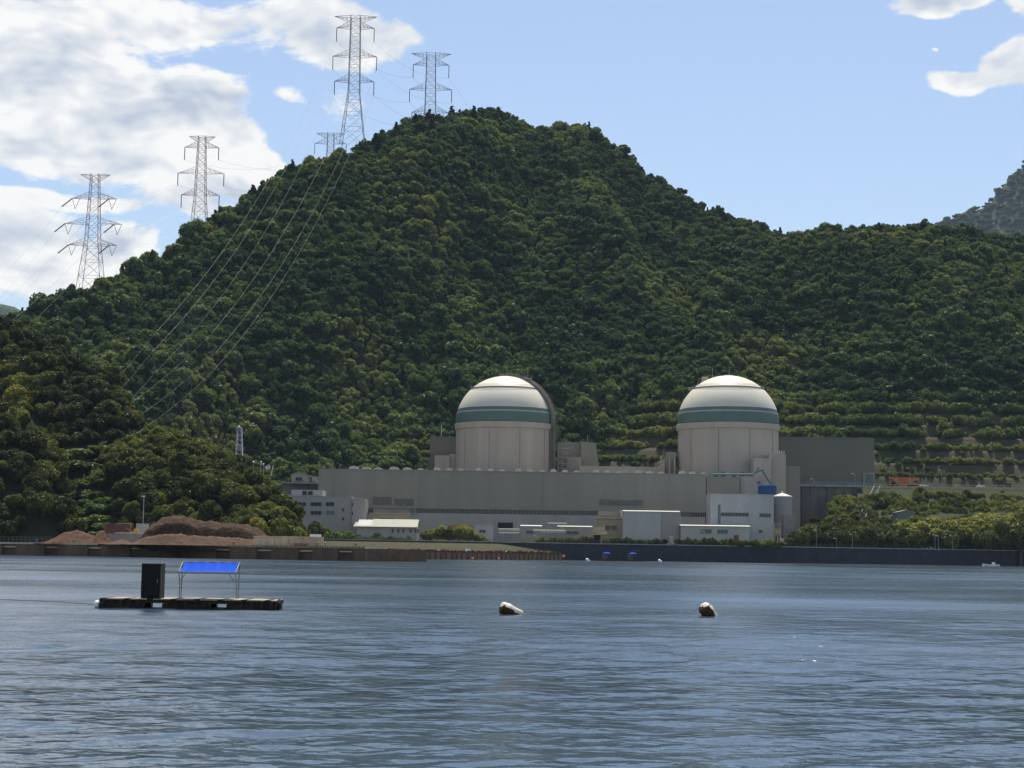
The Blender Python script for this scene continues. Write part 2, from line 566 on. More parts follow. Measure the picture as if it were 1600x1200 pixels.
# ------------------------------------------------------------------ hills
class Hill:
    """a heightfield: the ridge line is given by its skyline, the foot by distance and height"""
    def __init__(self, name, sky, dr, db, zb, tree=9.0, amp=14.0, nscale=95.0, conv=1.2, seed=0, terr=None, back=0.55):
        self.name, self.sky, self.dr, self.db, self.zb = name, sky, dr, db, zb
        self.tree, self.amp, self.ns, self.conv, self.seed, self.terr, self.back = tree, amp, nscale, conv, seed, terr, back
        us = np.linspace(sky[0][0], sky[-1][0], 220)
        D = interp(dr, us)
        pr = [P(u, interp(sky, u), d) for u, d in zip(us, D)]
        self.us = us
        self.k = np.array([p.x / p.y for p in pr])
        self.zr = np.array([p.z for p in pr]) - tree
        self.D = D
        self.B = interp(db, us)
        self.Zb = interp(zb, us)

    def H(self, k, Y):
        D = np.interp(k, self.k, self.D)
        B = np.interp(k, self.k, self.B)
        zr = np.interp(k, self.k, self.zr)
        zb = np.interp(k, self.k, self.Zb)
        zr = np.maximum(zr, zb)
        t = (Y - B) / np.maximum(D - B, 1)
        tc_ = np.clip(t, 0, 1)
        S = 1 - (1 - tc_) ** self.conv
        z = zb + (zr - zb) * S
        X = k * Y
        nz = fbm(X / self.ns + self.seed * 7.7, Y / (self.ns * 1.6) + self.seed * 3.1, 3)
        env = np.clip(4 * tc_ * (1 - tc_), 0, 1) * np.clip((zr - zb) / 60, 0, 1)
        rd = 1 - 2 * np.abs(fbm(X / (self.ns * 1.25) + 40 + self.seed, Y / (self.ns * 3.0) + 7, 2))
        z = z + (nz * 1.2 + (rd - .55) * 1.3) * self.amp * env
        if self.terr:
            z0, z1, st = self.terr
            q = (z - z0) / st
            fq = q - np.floor(q)
            zt = z0 + st * (np.floor(q) + np.clip((fq - 0.42) / 0.58, 0, 1))
            w = np.clip((z1 - z) / 6, 0, 1) * (z > z0)
            z = z * (1 - w) + zt * w
        z = np.where(t > 1, zr - (Y - D) * self.back, z)
        return np.maximum(z, -0.9)

    def build(self, material, nk=230, nt=90):
        ks = np.linspace(self.k[0], self.k[-1], nk)
        ts = np.concatenate([np.linspace(-0.02, 1, nt), np.array([1.06, 1.15, 1.35, 1.7])])
        K, T = np.meshgrid(ks, ts, indexing='ij')
        D = np.interp(K, self.k, self.D)
        B = np.interp(K, self.k, self.B)
        Y = B + (D - B) * T
        Z = self.H(K, Y)
        Z = np.where(T < 0, np.minimum(Z, np.interp(K, self.k, self.Zb)) - 3.0, Z)
        Z = np.maximum(Z, -0.9)
        v = np.stack([K * Y, Y, Z], -1).reshape(-1, 3)
        n1, n2 = K.shape
        idx = np.arange(n1 * n2).reshape(n1, n2)
        q = np.stack([idx[:-1, :-1], idx[1:, :-1], idx[1:, 1:], idx[:-1, 1:]], -1).reshape(-1, 4)
        me = bpy.data.meshes.new(self.name)
        me.from_pydata(v.tolist(), [], q.tolist())
        me.materials.append(material)
        me.polygons.foreach_set('use_smooth', [True] * len(me.polygons))
        me.update()
        return tag(link(self.name, me), kind='structure')

    def scatter(self, sp, rg, tmax=1.02, jit=0.45, ok=None):
        out = []
        Y = float(self.B.min())
        row = 0
        while Y < float(self.D.max()) * tmax:
            ks = np.arange(self.k[0], self.k[-1], sp / Y)
            ks = ks + (row % 2) * .5 * sp / Y + rg.uniform(-jit, jit, len(ks)) * sp / Y
            yy = Y + rg.uniform(-jit, jit, len(ks)) * sp
            D = np.interp(ks, self.k, self.D)
            B = np.interp(ks, self.k, self.B)
            good = (yy > B) & (yy < D * 1 + sp * 1.2)
            z = self.H(ks, yy)
            for k, y, zz in zip(ks[good], yy[good], z[good]):
                out.append((k * y, y, zz))
            Y += sp * .86
            row += 1
        out = np.array(out)
        if ok is not None:
            out = out[ok(out)]
        return out


def topx(p):
    """pixel column/row at which a point of the place is seen (to choose by region)"""
    q = CAM_R.transposed() @ (Vector(p) - Vector((0, 0, CAM_H)))
    return 800 + q.x / -q.z * FPX, 600 - q.y / -q.z * FPX


SKY_MAIN = [(-90, 560), (-20, 510), (30, 486), (60, 470), (125, 455), (165, 428), (200, 412), (240, 392), (268, 386), (290, 356), (320, 341), (350, 316), (400, 291),
            (450, 256), (490, 242), (540, 229), (580, 211), (610, 196), (640, 178), (690, 178), (730, 168), (765, 163), (800, 176), (840, 192), (880, 185),
            (920, 190), (940, 204), (970, 225), (990, 240), (1000, 262), (1040, 276), (1090, 311), (1130, 326), (1180, 342), (1235, 364), (1300, 395), (1400, 450)]
main_hill = Hill('main_hill', SKY_MAIN, [(-90, 980), (150, 1010), (556, 1200), (765, 1390), (1000, 1420), (1240, 1330), (1400, 1300)],
                 [(-90, 740), (200, 760), (450, 880), (700, 945), (900, 985), (1100, 1030), (1400, 1080)], [(-90, 4), (250, 8), (480, 30), (700, 36), (900, 40), (1100, 60), (1400, 90)],
                 tree=8.0, amp=27, nscale=96, conv=1.12, seed=1)
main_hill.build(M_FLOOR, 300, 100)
SKY_RIGHT = [(800, 760), (840, 742), (880, 700), (930, 668), (985, 640), (1020, 590), (1060, 520), (1100, 458), (1160, 415), (1210, 380), (1240, 364), (1280, 349), (1330, 345), (1400, 343),
             (1460, 349), (1520, 352), (1600, 366), (1700, 400), (1850, 470)]
right_hill = Hill('terraced_hill', SKY_RIGHT, [(800, 1000), (985, 1040), (1100, 1120), (1240, 1215), (1600, 1230), (1850, 1230)], [(800, 955), (1240, 955), (1850, 940)],
                  [(800, 40), (1850, 40)], tree=8.0, amp=13, nscale=80, conv=1.05, seed=2, terr=(40.5, 104, 8.2))
M_TERR = mat('hillside_soil', (0.085, 0.066, 0.044), 1.0, 0.3, 0.09, color2=(0.045, 0.055, 0.022), stretch=(1, .4, 1.2), bump=0.15)
right_hill.build(M_TERR, 300, 190)
far_hill = Hill('far_mountain', [(1440, 362), (1460, 349), (1500, 335), (1548, 316), (1556, 298), (1580, 276), (1600, 254), (1660, 215), (1760, 190), (1900, 240), (2050, 330)],
                [(1440, 5000), (2050, 5000)], [(1440, 4100), (2050, 4100)], [(1440, 40), (2050, 40)], tree=8, amp=60, nscale=420, conv=1.15, seed=3, back=.9)
M_FARWOOD = mat('far_wood', (0.022, 0.040, 0.018), 1.0, .4, 0.05, color2=(0.058, 0.072, 0.028), bump=4.0, bscale=0.12)
far_hill.build(M_FARWOOD, 160, 70)
left_far = Hill('distant_ridge', [(-500, 470), (-300, 455), (-120, 462), (-20, 470), (25, 480), (60, 505), (140, 560)], [(-500, 5600), (140, 5600)],
                [(-500, 5200), (140, 5200)], [(-500, 0), (140, 0)], tree=0, amp=20, nscale=300, seed=4, back=.9)
left_far.build(M_FARWOOD, 60, 24)
# the near headland: three mounds
head_a = Hill('headland_ridge', [(-260, 400), (-120, 440), (0, 487), (60, 510), (130, 548), (185, 578), (206, 625), (215, 690), (235, 800)],
              [(-260, 690), (235, 640)], [(-260, 545), (235, 560)], [(-260, 4), (235, 5)], tree=7.5, amp=8, nscale=42, conv=1.35, seed=5)
head_b = Hill('headland_spur', [(-260, 560), (-80, 600), (0, 622), (40, 648), (80, 698), (108, 760), (132, 848)],
              [(-260, 580), (132, 545)], [(-260, 514), (132, 514)], [(-260, 4), (132, 4)], tree=7.5, amp=5, nscale=30, conv=1.5, seed=6)
head_c = Hill('headland_knoll', [(120, 800), (150, 712), (195, 668), (245, 664), (290, 672), (330, 690), (400, 728), (440, 762), (470, 802), (496, 846), (505, 856)],
              [(120, 610), (300, 600), (505, 560)], [(120, 530), (505, 520)], [(120, 4), (505, 4)], tree=7.0, amp=5, nscale=30, conv=1.5, seed=8)
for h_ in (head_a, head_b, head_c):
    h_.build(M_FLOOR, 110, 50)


# ------------------------------------------------------------------ foliage meshes (unit size: crown radius about 1)
def crown_mesh(name, seed, material, n_lump=13, per=70, leaf=0.15, flat=0.8, shape='round', core=True, small=.9):
    rg = np.random.default_rng(seed)
    lumps = []
    if shape == 'round':
        for i in range(n_lump):
            a = rg.uniform(0, 6.283)
            u = rg.uniform(0.0, 1.0)
            el = math.asin(u) if i else 1.3
            rr = rg.uniform(0.42, 0.86)
            lumps.append((math.cos(a) * math.cos(el) * rr, math.sin(a) * math.cos(el) * rr, 0.62 + flat * (math.sin(el) * rr - 0.2 * rg.random()), rg.uniform(.26, .46) * small))
        lumps.append((0, 0, 0.55, 0.5))
    elif shape == 'cone':
        for i in range(n_lump):
            z = i / (n_lump - 1)
            r = 0.62 * (1 - z) + 0.05
            for j in range(3 if z < .75 else 1):
                a = rg.uniform(0, 6.283)
                lumps.append((math.cos(a) * r * .55, math.sin(a) * r * .55, 0.35 + z * 2.3, 0.12 + r * .55))
    else:  # bush: low and wide, down to the ground
        for i in range(n_lump):
            a = rg.uniform(0, 6.283)
            r = math.sqrt(rg.random()) * .7
            lumps.append((math.cos(a) * r, math.sin(a) * r, 0.25 + (1 - r) * .42 + rg.uniform(-.1, .15), rg.uniform(.26, .42)))
    L = np.array(lumps)
    V, F, T = [], [], []
    cen = np.array([0, 0, 0.5])
    for i, (x, y, z, r) in enumerate(lumps):
        lt = rg.uniform(0, 0.55)
        d = rg.normal(size=(per, 3))
        d[:, 2] = d[:, 2] * .8 + 0.35
        d /= np.linalg.norm(d, axis=1)[:, None]
        rad = r * rg.uniform(.82, 1.16, per)
        pts = np.array([x, y, z]) + d * rad[:, None] * np.array([1, 1, .85])
        dist = np.linalg.norm(pts[:, None, :] - L[None, :, :3], axis=2) / L[None, :, 3]
        dist[:, i] = 9
        keep = dist.min(1) > 0.8
        for p, dd in zip(pts[keep], d[keep]):
            nrm = dd * .8 + np.array([0, 0, .35]) + rg.normal(size=3) * .55
            nrm /= np.linalg.norm(nrm)
            t1 = np.cross(nrm, rg.normal(size=3))
            t1 /= np.linalg.norm(t1)
            t2 = np.cross(nrm, t1)
            s = leaf * rg.uniform(.6, 1.35)
            e = s * rg.uniform(.5, .95)
            o = len(V)
            V += [p - t1 * s - t2 * e * .4, p + t2 * e - nrm * s * .25, p + t1 * s - t2 * e * .3, p - t2 * e - nrm * s * .3]
            F.append((o, o + 1, o + 2, o + 3))
            T += [lt + rg.uniform(0, .45)] * 4
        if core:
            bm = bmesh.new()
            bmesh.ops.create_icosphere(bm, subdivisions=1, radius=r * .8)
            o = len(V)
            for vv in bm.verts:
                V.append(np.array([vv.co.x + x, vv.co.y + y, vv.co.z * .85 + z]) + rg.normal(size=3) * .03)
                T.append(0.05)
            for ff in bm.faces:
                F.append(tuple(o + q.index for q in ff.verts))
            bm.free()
    me = bpy.data.meshes.new(name)
    me.from_pydata([tuple(p) for p in V], [], F)
    at = me.attributes.new('tint', 'FLOAT', 'POINT')
    at.data.foreach_set('value', np.array(T, dtype=np.float32))
    me.materials.append(material)
    me.update()
    return me


def trunk_mesh(name, seed):
    rg = random.Random(seed)
    b = MB()
    b.path([(0, 0, -0.9), (0.02, .01, -.2), (rg.uniform(-.05, .05), 0, 0.3), (rg.uniform(-.08, .08), rg.uniform(-.08, .08), 0.75)], 0.07, 6)
    for k in range(4):
        a = k * 1.57 + rg.uniform(-.4, .4)
        b.bar((0, 0, .15 + .1 * k), (math.cos(a) * .5, math.sin(a) * .5, .6 + .1 * k), 0.032, 5)
    return b.mesh(name, M_BARK)


TRUNKS = [trunk_mesh('trunk', s) for s in range(3)]
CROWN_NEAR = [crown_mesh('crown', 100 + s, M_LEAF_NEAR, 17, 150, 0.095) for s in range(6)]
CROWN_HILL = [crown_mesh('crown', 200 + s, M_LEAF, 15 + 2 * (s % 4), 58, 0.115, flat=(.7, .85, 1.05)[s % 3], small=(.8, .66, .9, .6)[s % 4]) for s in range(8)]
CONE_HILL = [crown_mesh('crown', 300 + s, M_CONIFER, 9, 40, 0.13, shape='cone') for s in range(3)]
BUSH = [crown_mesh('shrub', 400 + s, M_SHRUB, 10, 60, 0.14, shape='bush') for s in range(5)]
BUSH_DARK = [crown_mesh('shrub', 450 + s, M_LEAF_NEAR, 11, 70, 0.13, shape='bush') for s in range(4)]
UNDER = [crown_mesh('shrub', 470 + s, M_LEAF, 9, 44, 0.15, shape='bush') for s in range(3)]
RUST_BUSH = [crown_mesh('shrub', 480 + s, M_RUST_LEAF, 9, 60, 0.14, shape='bush') for s in range(1)]


def tree(name, loc, r, h, crown, label, group=None, cat='tree', sink=0.0):
    o = bpy.data.objects.new(name, None)
    COL.objects.link(o)
    o.location = (loc[0], loc[1], loc[2] - sink)
    o.rotation_euler = (random.uniform(-.08, .08), random.uniform(-.08, .08), random.uniform(0, 6.28))
    s = h / 1.75
    o.scale = (r, r, s)
    o.empty_display_size = .3
    tag(o, label, cat, group)
    for nm, me in (('trunk', random.choice(TRUNKS)), ('crown', crown)):
        c = bpy.data.objects.new(nm, me)
        COL.objects.link(c)
        c.parent = o
    return o


def shrub(loc, r, h, me, label, group=None, name='shrub'):
    o = link(name, me)
    o.location = loc
    o.rotation_euler = (0, 0, random.uniform(0, 6.28))
    o.scale = (r, r, h)
    return tag(o, label, 'shrub', group)


def scatter_stuff(name, pts, scl, var, meshes, label, cat):
    """one object: many crowns on points"""
    me = bpy.data.meshes.new(name)
    me.from_pydata([tuple(p) for p in pts], [], [])
    a = me.attributes.new('scl', 'FLOAT_VECTOR', 'POINT')
    a.data.foreach_set('vector', np.asarray(scl, np.float32).ravel())
    a = me.attributes.new('rot', 'FLOAT_VECTOR', 'POINT')
    rr = np.zeros((len(pts), 3), np.float32)
    rr[:, 2] = rng.uniform(0, 6.28, len(pts))
    rr[:, :2] = rng.normal(0, .08, (len(pts), 2))
    a.data.foreach_set('vector', rr.ravel())
    a = me.attributes.new('variant', 'INT', 'POINT')
    a.data.foreach_set('value', np.asarray(var, np.int32))
    c = bpy.data.collections.new(name + '_kinds')
    for i, m_ in enumerate(meshes):
        o_ = bpy.data.objects.new('%s_kind_%02d' % (name, i), m_)
        c.objects.link(o_)
    ng = bpy.data.node_groups.new(name + '_scatter', 'GeometryNodeTree')
    ng.interface.new_socket('Geometry', in_out='INPUT', socket_type='NodeSocketGeometry')
    ng.interface.new_socket('Geometry', in_out='OUTPUT', socket_type='NodeSocketGeometry')
    gi, go = ng.nodes.new('NodeGroupInput'), ng.nodes.new('NodeGroupOutput')
    ci = ng.nodes.new('GeometryNodeCollectionInfo')
    ci.inputs['Collection'].default_value = c
    ci.inputs['Separate Children'].default_value = True
    ci.inputs['Reset Children'].default_value = True
    ip = ng.nodes.new('GeometryNodeInstanceOnPoints')
    ip.inputs['Pick Instance'].default_value = True

    def named(n_, typ):
        x = ng.nodes.new('GeometryNodeInputNamedAttribute')
        x.data_type = typ
        x.inputs['Name'].default_value = n_
        return x.outputs['Attribute']
    ng.links.new(gi.outputs[0], ip.inputs['Points'])
    ng.links.new(ci.outputs[0], ip.inputs['Instance'])
    ng.links.new(named('variant', 'INT'), ip.inputs['Instance Index'])
    ng.links.new(named('rot', 'FLOAT_VECTOR'), ip.inputs['Rotation'])
    ng.links.new(named('scl', 'FLOAT_VECTOR'), ip.inputs['Scale'])
    ng.links.new(ip.outputs[0], go.inputs[0])
    o = link(name, me)
    md = o.modifiers.new('scatter', 'NODES')
    md.node_group = ng
    return tag(o, label, cat, kind='stuff')


# ---- woods on the hills: the trees that show largest one by one, the rest as the forest
def region(u, v):
    """where on the hillside, told by things one can find"""
    if u > 1000 and v > interp(SKY_RIGHT, u):
        if v < interp(SKY_RIGHT, u) + 45:
            return 'on the crest above the terraced slope', 'crest above the terraces'
        if u < 1215:
            return 'on the slope right above the second dome', 'slope above the second dome'
        if u < 1366:
            return 'on the slope above the dark grey hall', 'slope above the dark grey hall'
        return 'on the slope above the bare terraces at the right', 'slope above the bare terraces'
    if v < interp(SKY_MAIN, u) + 45:
        if u < 330:
            return 'on the low left ridge by the red pylons', 'low left ridge'
        if u < 620:
            return 'on the ridge below the tallest pylon', 'ridge below the tallest pylon'
        if u < 960:
            return 'on the rounded summit of the main hill', 'summit of the main hill'
        return 'on the falling right shoulder of the main hill', 'right shoulder of the main hill'
    if u < 330:
        return 'on the lower left slope around the faint pylon', 'lower left slope'
    if u < 520:
        return 'on the slope under the power lines', 'slope under the power lines'
    if u < 700:
        return 'on the slope left of the gantried dome', 'slope left of the gantried dome'
    if u < 890:
        return 'on the slope behind the gantried dome', 'slope behind the gantried dome'
    return 'on the slope between the two domes', 'slope between the two domes'


def look(r, h):
    if r > 7:
        return 'very broad crowned'
    return 'tall round crowned' if h / r > 1.95 else 'broad rounded'


rgF = np.random.default_rng(21)
pm = main_hill.scatter(5.7, rgF)
pr_ = right_hill.scatter(5.7, rgF, ok=lambda a: a[:, 2] > 92)
# the main hill is hidden behind the terraced hill on that side
vis = []
for p in pm:
    u, v = topx(p + np.array([0, 0, 8]))
    if -30 < u < 1640 and v < 800 and not (u > 1250 and v > 380) and not (u > 1020 and v > interp(SKY_RIGHT, u) + 40):
        vis.append(p)
for p in pr_:
    u, v = topx(p + np.array([0, 0, 8]))
    if 840 < u < 1680 and not (u < 1010 and v < 560):
        vis.append(p)
vis = np.array(vis)
rad = rgF.uniform(2.2, 5.2, len(vis)) * np.where(rgF.random(len(vis)) < .15, 1.6, 1.0)
hgt = rad * rgF.uniform(1.0, 1.9, len(vis)) + 2.5 * rgF.uniform(.4, 1.6, len(vis))
size = rad / vis[:, 1]
pxs = np.array([topx(p) for p in vis])
inframe = (pxs[:, 0] > 5) & (pxs[:, 0] < 1595) & ~((pxs[:, 0] < 210) & (pxs[:, 1] > 480 + pxs[:, 0] * .55)) & (pxs[:, 1] < 690)
order = np.argsort(-(size * np.where(inframe, 1, 0)))[:240]
single = np.zeros(len(vis), bool)
single[order] = True
for i in np.where(single)[0]:
    where, short = region(*pxs[i])
    lab = '%s green tree %s' % (look(rad[i], hgt[i]), where)
    grp = '%s trees, %s' % (look(rad[i], hgt[i]), short)
    tree('broadleaf_tree', vis[i], rad[i], hgt[i], random.choice(CROWN_HILL), lab, grp, sink=1.0)
rest = ~single
var = rgF.integers(0, 8, len(vis))
# dark pointed conifers, mostly along the ridge
con = rgF.random(len(vis)) < 0.045
ridge = np.array([abs(v - interp(SKY_MAIN, u)) < 26 and u < 760 for u, v in pxs])
con |= ridge & (rgF.random(len(vis)) < .1)
var = np.where(con, rgF.integers(8, 11, len(vis)), var)
scl = np.stack([rad * rgF.uniform(.8, 1.25, len(vis)), rad, hgt / 1.75], 1)
scl[con] = np.stack([rad[con] * .85, rad[con] * .85, rad[con] * .62 + .8], 1)
vz = vis.copy()
vz[:, 2] -= 1.2
scatter_stuff('forest', vz[rest], scl[rest], var[rest], CROWN_HILL + CONE_HILL, 'dense green broadleaf forest covering the hills behind the plant', 'forest')
# undergrowth between the crowns
us_ = []
for hill_, okz in ((main_hill, -5), (right_hill, 92)):
    for p in hill_.scatter(5.6, rgF, tmax=1.0, ok=lambda a: a[:, 2] > okz):
        u, v = topx(p + np.array([0, 0, 4]))
        if -20 < u < 1630 and v < 800 and (hill_ is right_hill or not (u > 1020 and v > interp(SKY_RIGHT, u) + 40)) and not (hill_ is right_hill and u < 1010 and v < 560):
            us_.append(p)
us_ = np.array(us_)
ru = rgF.uniform(2.0, 3.8, len(us_))
scatter_stuff('undergrowth', us_ - np.array([0, 0, .9]), np.stack([ru, ru, ru * rgF.uniform(.9, 1.7, len(us_))], 1), rgF.integers(0, 3, len(us_)), UNDER, 'leafy undergrowth between the trees of the hillside forest', 'undergrowth')
# far mountain wood
pf = far_hill.scatter(22, rgF)
pf = np.array([p for p in pf if topx(p)[0] < 1700])
rf = rgF.uniform(9, 15, len(pf))
scatter_stuff('far_forest', pf, np.stack([rf, rf, rf * .8], 1), rgF.integers(0, 8, len(pf)), CROWN_HILL, 'hazy forest on the far mountain beyond the terraced hill', 'forest')

# ---- a few conifers that break the skyline
for (u, v, d, hh) in [(707, 166, 1372, 15), (718, 171, 1374, 12), (650, 178, 1262, 13), (458, 250, 1146, 11), (408, 284, 1120, 10), (238, 390, 1046, 9), (620, 190, 1240, 10)]:
    b_ = P(u, v, d)
    tree('conifer', (b_.x, b_.y, b_.z - hh), hh * .42, hh * .64, random.choice(CONE_HILL), 'small dark pointed conifer standing proud of the main hill skyline', 'conifers on the skyline')
b_ = P(140, 452, 1003)
shrub((b_.x, b_.y, b_.z - 5), 9, 6, RUST_BUSH[0], 'withered rust brown bushes at the foot of the leftmost pylon')

# ---- trees of the headland
rgH = np.random.default_rng(5)
cand = []
for hill, sp, lab, grp in ((head_a, 6.2, 'tree on the tall ridge of the headland', 'trees on the headland ridge'),
                           (head_b, 5.8, 'tree on the near spur at the left edge', 'trees on the headland spur'),
                           (head_c, 5.8, 'tree on the low knoll above the soil heaps', 'trees on the headland knoll')):
    pts = hill.scatter(sp, rgH, ok=lambda a: a[:, 2] > 4.4)
    for p in pts:
        u, v = topx(p + np.array([0, 0, 6]))
        if u < -25 or u > 520 or v > 880:
            continue
        r = rgH.uniform(2.9, 5.6) * (0.8 if p[2] < 9 else 1)
        bush = (hill is head_a and 95 < u < 205 and v > 680) or (hill is head_c and u < 175)
        if hill is head_c:
            wh_ = ('crest' if v < interp(hill.sky, u) + 25 else 'foot' if v > 800 else 'side')
        else:
            wh_ = ('crest' if v < interp(hill.sky, u) + 30 else 'foot' if v > 770 else 'side')
        cand.append((p, r, r * rgH.uniform(1.45, 2.0) + 1, lab, grp, wh_, bush))
order_h = sorted(range(len(cand)), key=lambda i: -cand[i][1] / cand[i][0][1])
keep_h, nb_ = set(), 0
for i in order_h:
    if not cand[i][6] and len(keep_h) < 285:
        keep_h.add(i)
rest_h = []
n_head = len(cand)
for i, (p, r, h, lab, grp, wh_, bush) in enumerate(cand):
    if bush:
        o = shrub((p[0], p[1], p[2] - .6), r * 1.15, r * .8, random.choice(BUSH), 'light green creeper covered bush in the gap of the headland', 'bushes in the gap of the headland', 'creeper_bush')
    elif i in keep_h:
        size_ = 'large' if r > 4.6 else 'middling'
        tree('headland_tree', p, r, h, random.choice(CROWN_NEAR), '%s dark green broadleaf %s, at its %s' % (size_, lab, wh_), '%s %s, %s' % (size_, grp, wh_), sink=.8)
    else:
        rest_h.append(i)
if rest_h:
    scatter_stuff('headland_wood', [cand[i][0] - np.array([0, 0, .8]) for i in rest_h], [(cand[i][1], cand[i][1], cand[i][2] / 1.75) for i in rest_h],
                  rgH.integers(0, 6, len(rest_h)), CROWN_NEAR, 'smaller trees filling the wood on the headland', 'wood')
print('forest', len(vis), 'head', n_head)

# ---- shrubs on the terraces
tp = right_hill.scatter(2.9, np.random.default_rng(31), ok=lambda a: (a[:, 2] > 42) & (a[:, 2] <= 100))
q = (tp[:, 2] - 40.5) / 8.2
fq = q - np.floor(q)
flatb = (fq < 0.08) | (fq > 0.96) | (np.random.default_rng(8).random(len(fq)) < .13)
rgT = np.random.default_rng(33)
sel = tp[flatb]
sel = np.array([p for p in sel if 850 < topx(p)[0] < 1680])
rT = rgT.uniform(1.4, 3.9, len(sel)) * np.clip(.5 + (sel[:, 2] - 42) / 38, .5, 1.45)
gap = fbm(sel[:, 0] / 9, sel[:, 2] * 3.3, 2) > -0.45
sel, rT = sel[gap], rT[gap]
uT = np.array([topx(p)[0] for p in sel])
order = np.argsort(-(rT / sel[:, 1]) * np.where((uT > 880) & (uT < 1595) & ~((uT > 1050) & (uT < 1370) & (sel[:, 2] < 68)), 1, 0))
one = np.zeros(len(sel), bool)
one[order[:150]] = True
for i in np.where(one)[0]:
    lev = int(round((sel[i][2] - 40.5) / 8.2))
    side = 'between the two domes' if uT[i] < 1060 else ('right of the grey hall' if uT[i] > 1366 else 'above the grey hall')
    lab = 'yellow green shrub on terrace %s of the slope, %s' % (['zero', 'one', 'two', 'three', 'four', 'five', 'six', 'seven', 'eight', 'nine'][min(lev, 9)], side)
    shrub((sel[i][0], sel[i][1], sel[i][2] - .3), rT[i], rT[i] * 1.35, random.choice(BUSH), lab, 'shrubs on terrace %d, %s' % (lev, side), 'terrace_shrub')
o_ = ~one
scatter_stuff('terrace_shrubbery', sel[o_] - np.array([0, 0, .3]), np.stack([rT, rT, rT * 1.35], 1)[o_], rgT.integers(0, 5, int(o_.sum())), BUSH,
              'low shrubbery filling out the planted terraces', 'shrubbery')
print('terrace shrubs', len(sel))

# ------------------------------------------------------------------ ground of the plant
G0 = 6.5
M_CONC = mat('concrete', (0.30, 0.275, 0.235), 0.85, 0.18, 0.25, bump=0.02)
M_CONC_D = mat('dark_concrete', (0.16, 0.15, 0.135), 0.9, 0.3, 0.2, stretch=(1, 1, .25), bump=0.03)
M_YARD = mat('yard_gravel', (0.20, 0.185, 0.15), 1.0, 0.25, 0.08, color2=(0.12, 0.13, 0.06))
M_GRASS = mat('rough_grass', (0.10, 0.115, 0.035), 1.0, 0.3, 0.3, color2=(0.17, 0.15, 0.06), bump=0.05)
M_SEAWALL = mat('wet_seawall', (0.032, 0.033, 0.040), 0.8, 0.3, 0.5, stretch=(1, 1, .4), bump=0.03)
M_CLAD = mat('hall_cladding', (0.262, 0.242, 0.196), 0.7, 0.10, 0.12, stretch=(1, 1, .08))
M_CLAD2 = mat('brown_cladding', (0.262, 0.236, 0.186), 0.7, 0.07, 0.04, stretch=(1, 1, .3))
M_LOWER = mat('pale_hall_plinth', (0.345, 0.325, 0.290), 0.75, 0.12, 0.14, stretch=(1, 1, .1))
M_WHITE = mat('white_render', (0.41, 0.395, 0.38), 0.7, 0.09, 0.2, stretch=(1, 1, .12))
M_OFFICE = mat('office_render', (0.320, 0.296, 0.266), 0.75, 0.07, 0.08, stretch=(1, 1, .25))
M_BEIGE = mat('beige_render', (0.36, 0.30, 0.205), 0.75, 0.08, 0.1)
M_CYL = mat('containment_concrete', (0.445, 0.378, 0.300), 0.8, 0.11, 0.16, stretch=(1, 1, .1))
M_DOME = mat('dome_white_paint', (0.66, 0.60, 0.475), 0.55, 0.03, 0.05)
M_GREEN = mat('dome_green_band', (0.105, 0.160, 0.122), 0.55, 0.08, 0.2)
M_BAND = mat('dome_pale_band', (0.36, 0.36, 0.32), 0.6, 0.06, 0.2)
M_DARKHALL = mat('dark_hall_cladding', (0.155, 0.146, 0.110), 0.7, 0.07, 0.04, stretch=(1, 1, .3))
M_GLASS = mat('window_glass', (0.020, 0.028, 0.036), 0.12, 0.3, 0.5, spec=0.6)
M_FRAME = mat('window_frame', (0.26, 0.26, 0.25), 0.5, 0.05, 1.0)
M_ROOFW = mat('bright_roof_edge', (0.52, 0.50, 0.44), 0.6, 0.06, 0.3)
M_ROOF = mat('flat_roof', (0.30, 0.29, 0.27), 0.9, 0.15, 0.2)
M_TINROOF = mat('pale_tin_roof', (0.27, 0.265, 0.20), 0.5, 0.08, 0.15, stretch=(3, .3, .3))
M_STEEL = mat('galvanised_steel', (0.20, 0.19, 0.18), 0.6, 0.15, 0.1, metal=0.2)
M_REDSTEEL = mat('red_painted_steel', (0.36, 0.16, 0.13), 0.6, 0.2, 0.1)
M_PALESTEEL = mat('pale_painted_steel', (0.42, 0.41, 0.42), 0.6, 0.15, 0.1)
M_INSUL = mat('insulator', (0.055, 0.055, 0.06), 0.4, 0.2, 1.0)
M_WIRE = mat('conductor', (0.125, 0.112, 0.09), 0.5, 0.1, 0.1)
M_DKSTEEL = mat('dark_gantry_steel', (0.165, 0.15, 0.12), 0.7, 0.2, 0.3)
M_RAIL = mat('rail_paint', (0.30, 0.28, 0.23), 0.6, 0.1, 0.5)
M_BLUE = mat('blue_sheet', (0.014, 0.052, 0.145), 0.55, 0.2, 0.5)
M_ORANGE = mat('orange_paint', (0.44, 0.12, 0.035), 0.5, 0.2, 0.8)
M_YELLOW = mat('yellow_paint', (0.60, 0.30, 0.04), 0.5, 0.15, 0.8)
M_WHITEP = mat('white_paint', (0.78, 0.78, 0.76), 0.4, 0.04, 0.6)
M_BLACK = mat('black_rubber', (0.02, 0.02, 0.022), 0.8, 0.2, 2.0)
M_TEAL = mat('green_pipework', (0.10, 0.17, 0.15), 0.6, 0.15, 0.8)
M_SOIL = mat('red_brown_soil', (0.125, 0.055, 0.028), 1.0, 0.3, 0.5, color2=(0.045, 0.026, 0.016), bump=0.35, bscale=1.5)
M_SOIL_L = mat('pale_soil', (0.120, 0.068, 0.040), 1.0, 0.3, 0.6, color2=(0.065, 0.042, 0.028), bump=0.25, bscale=1.5)
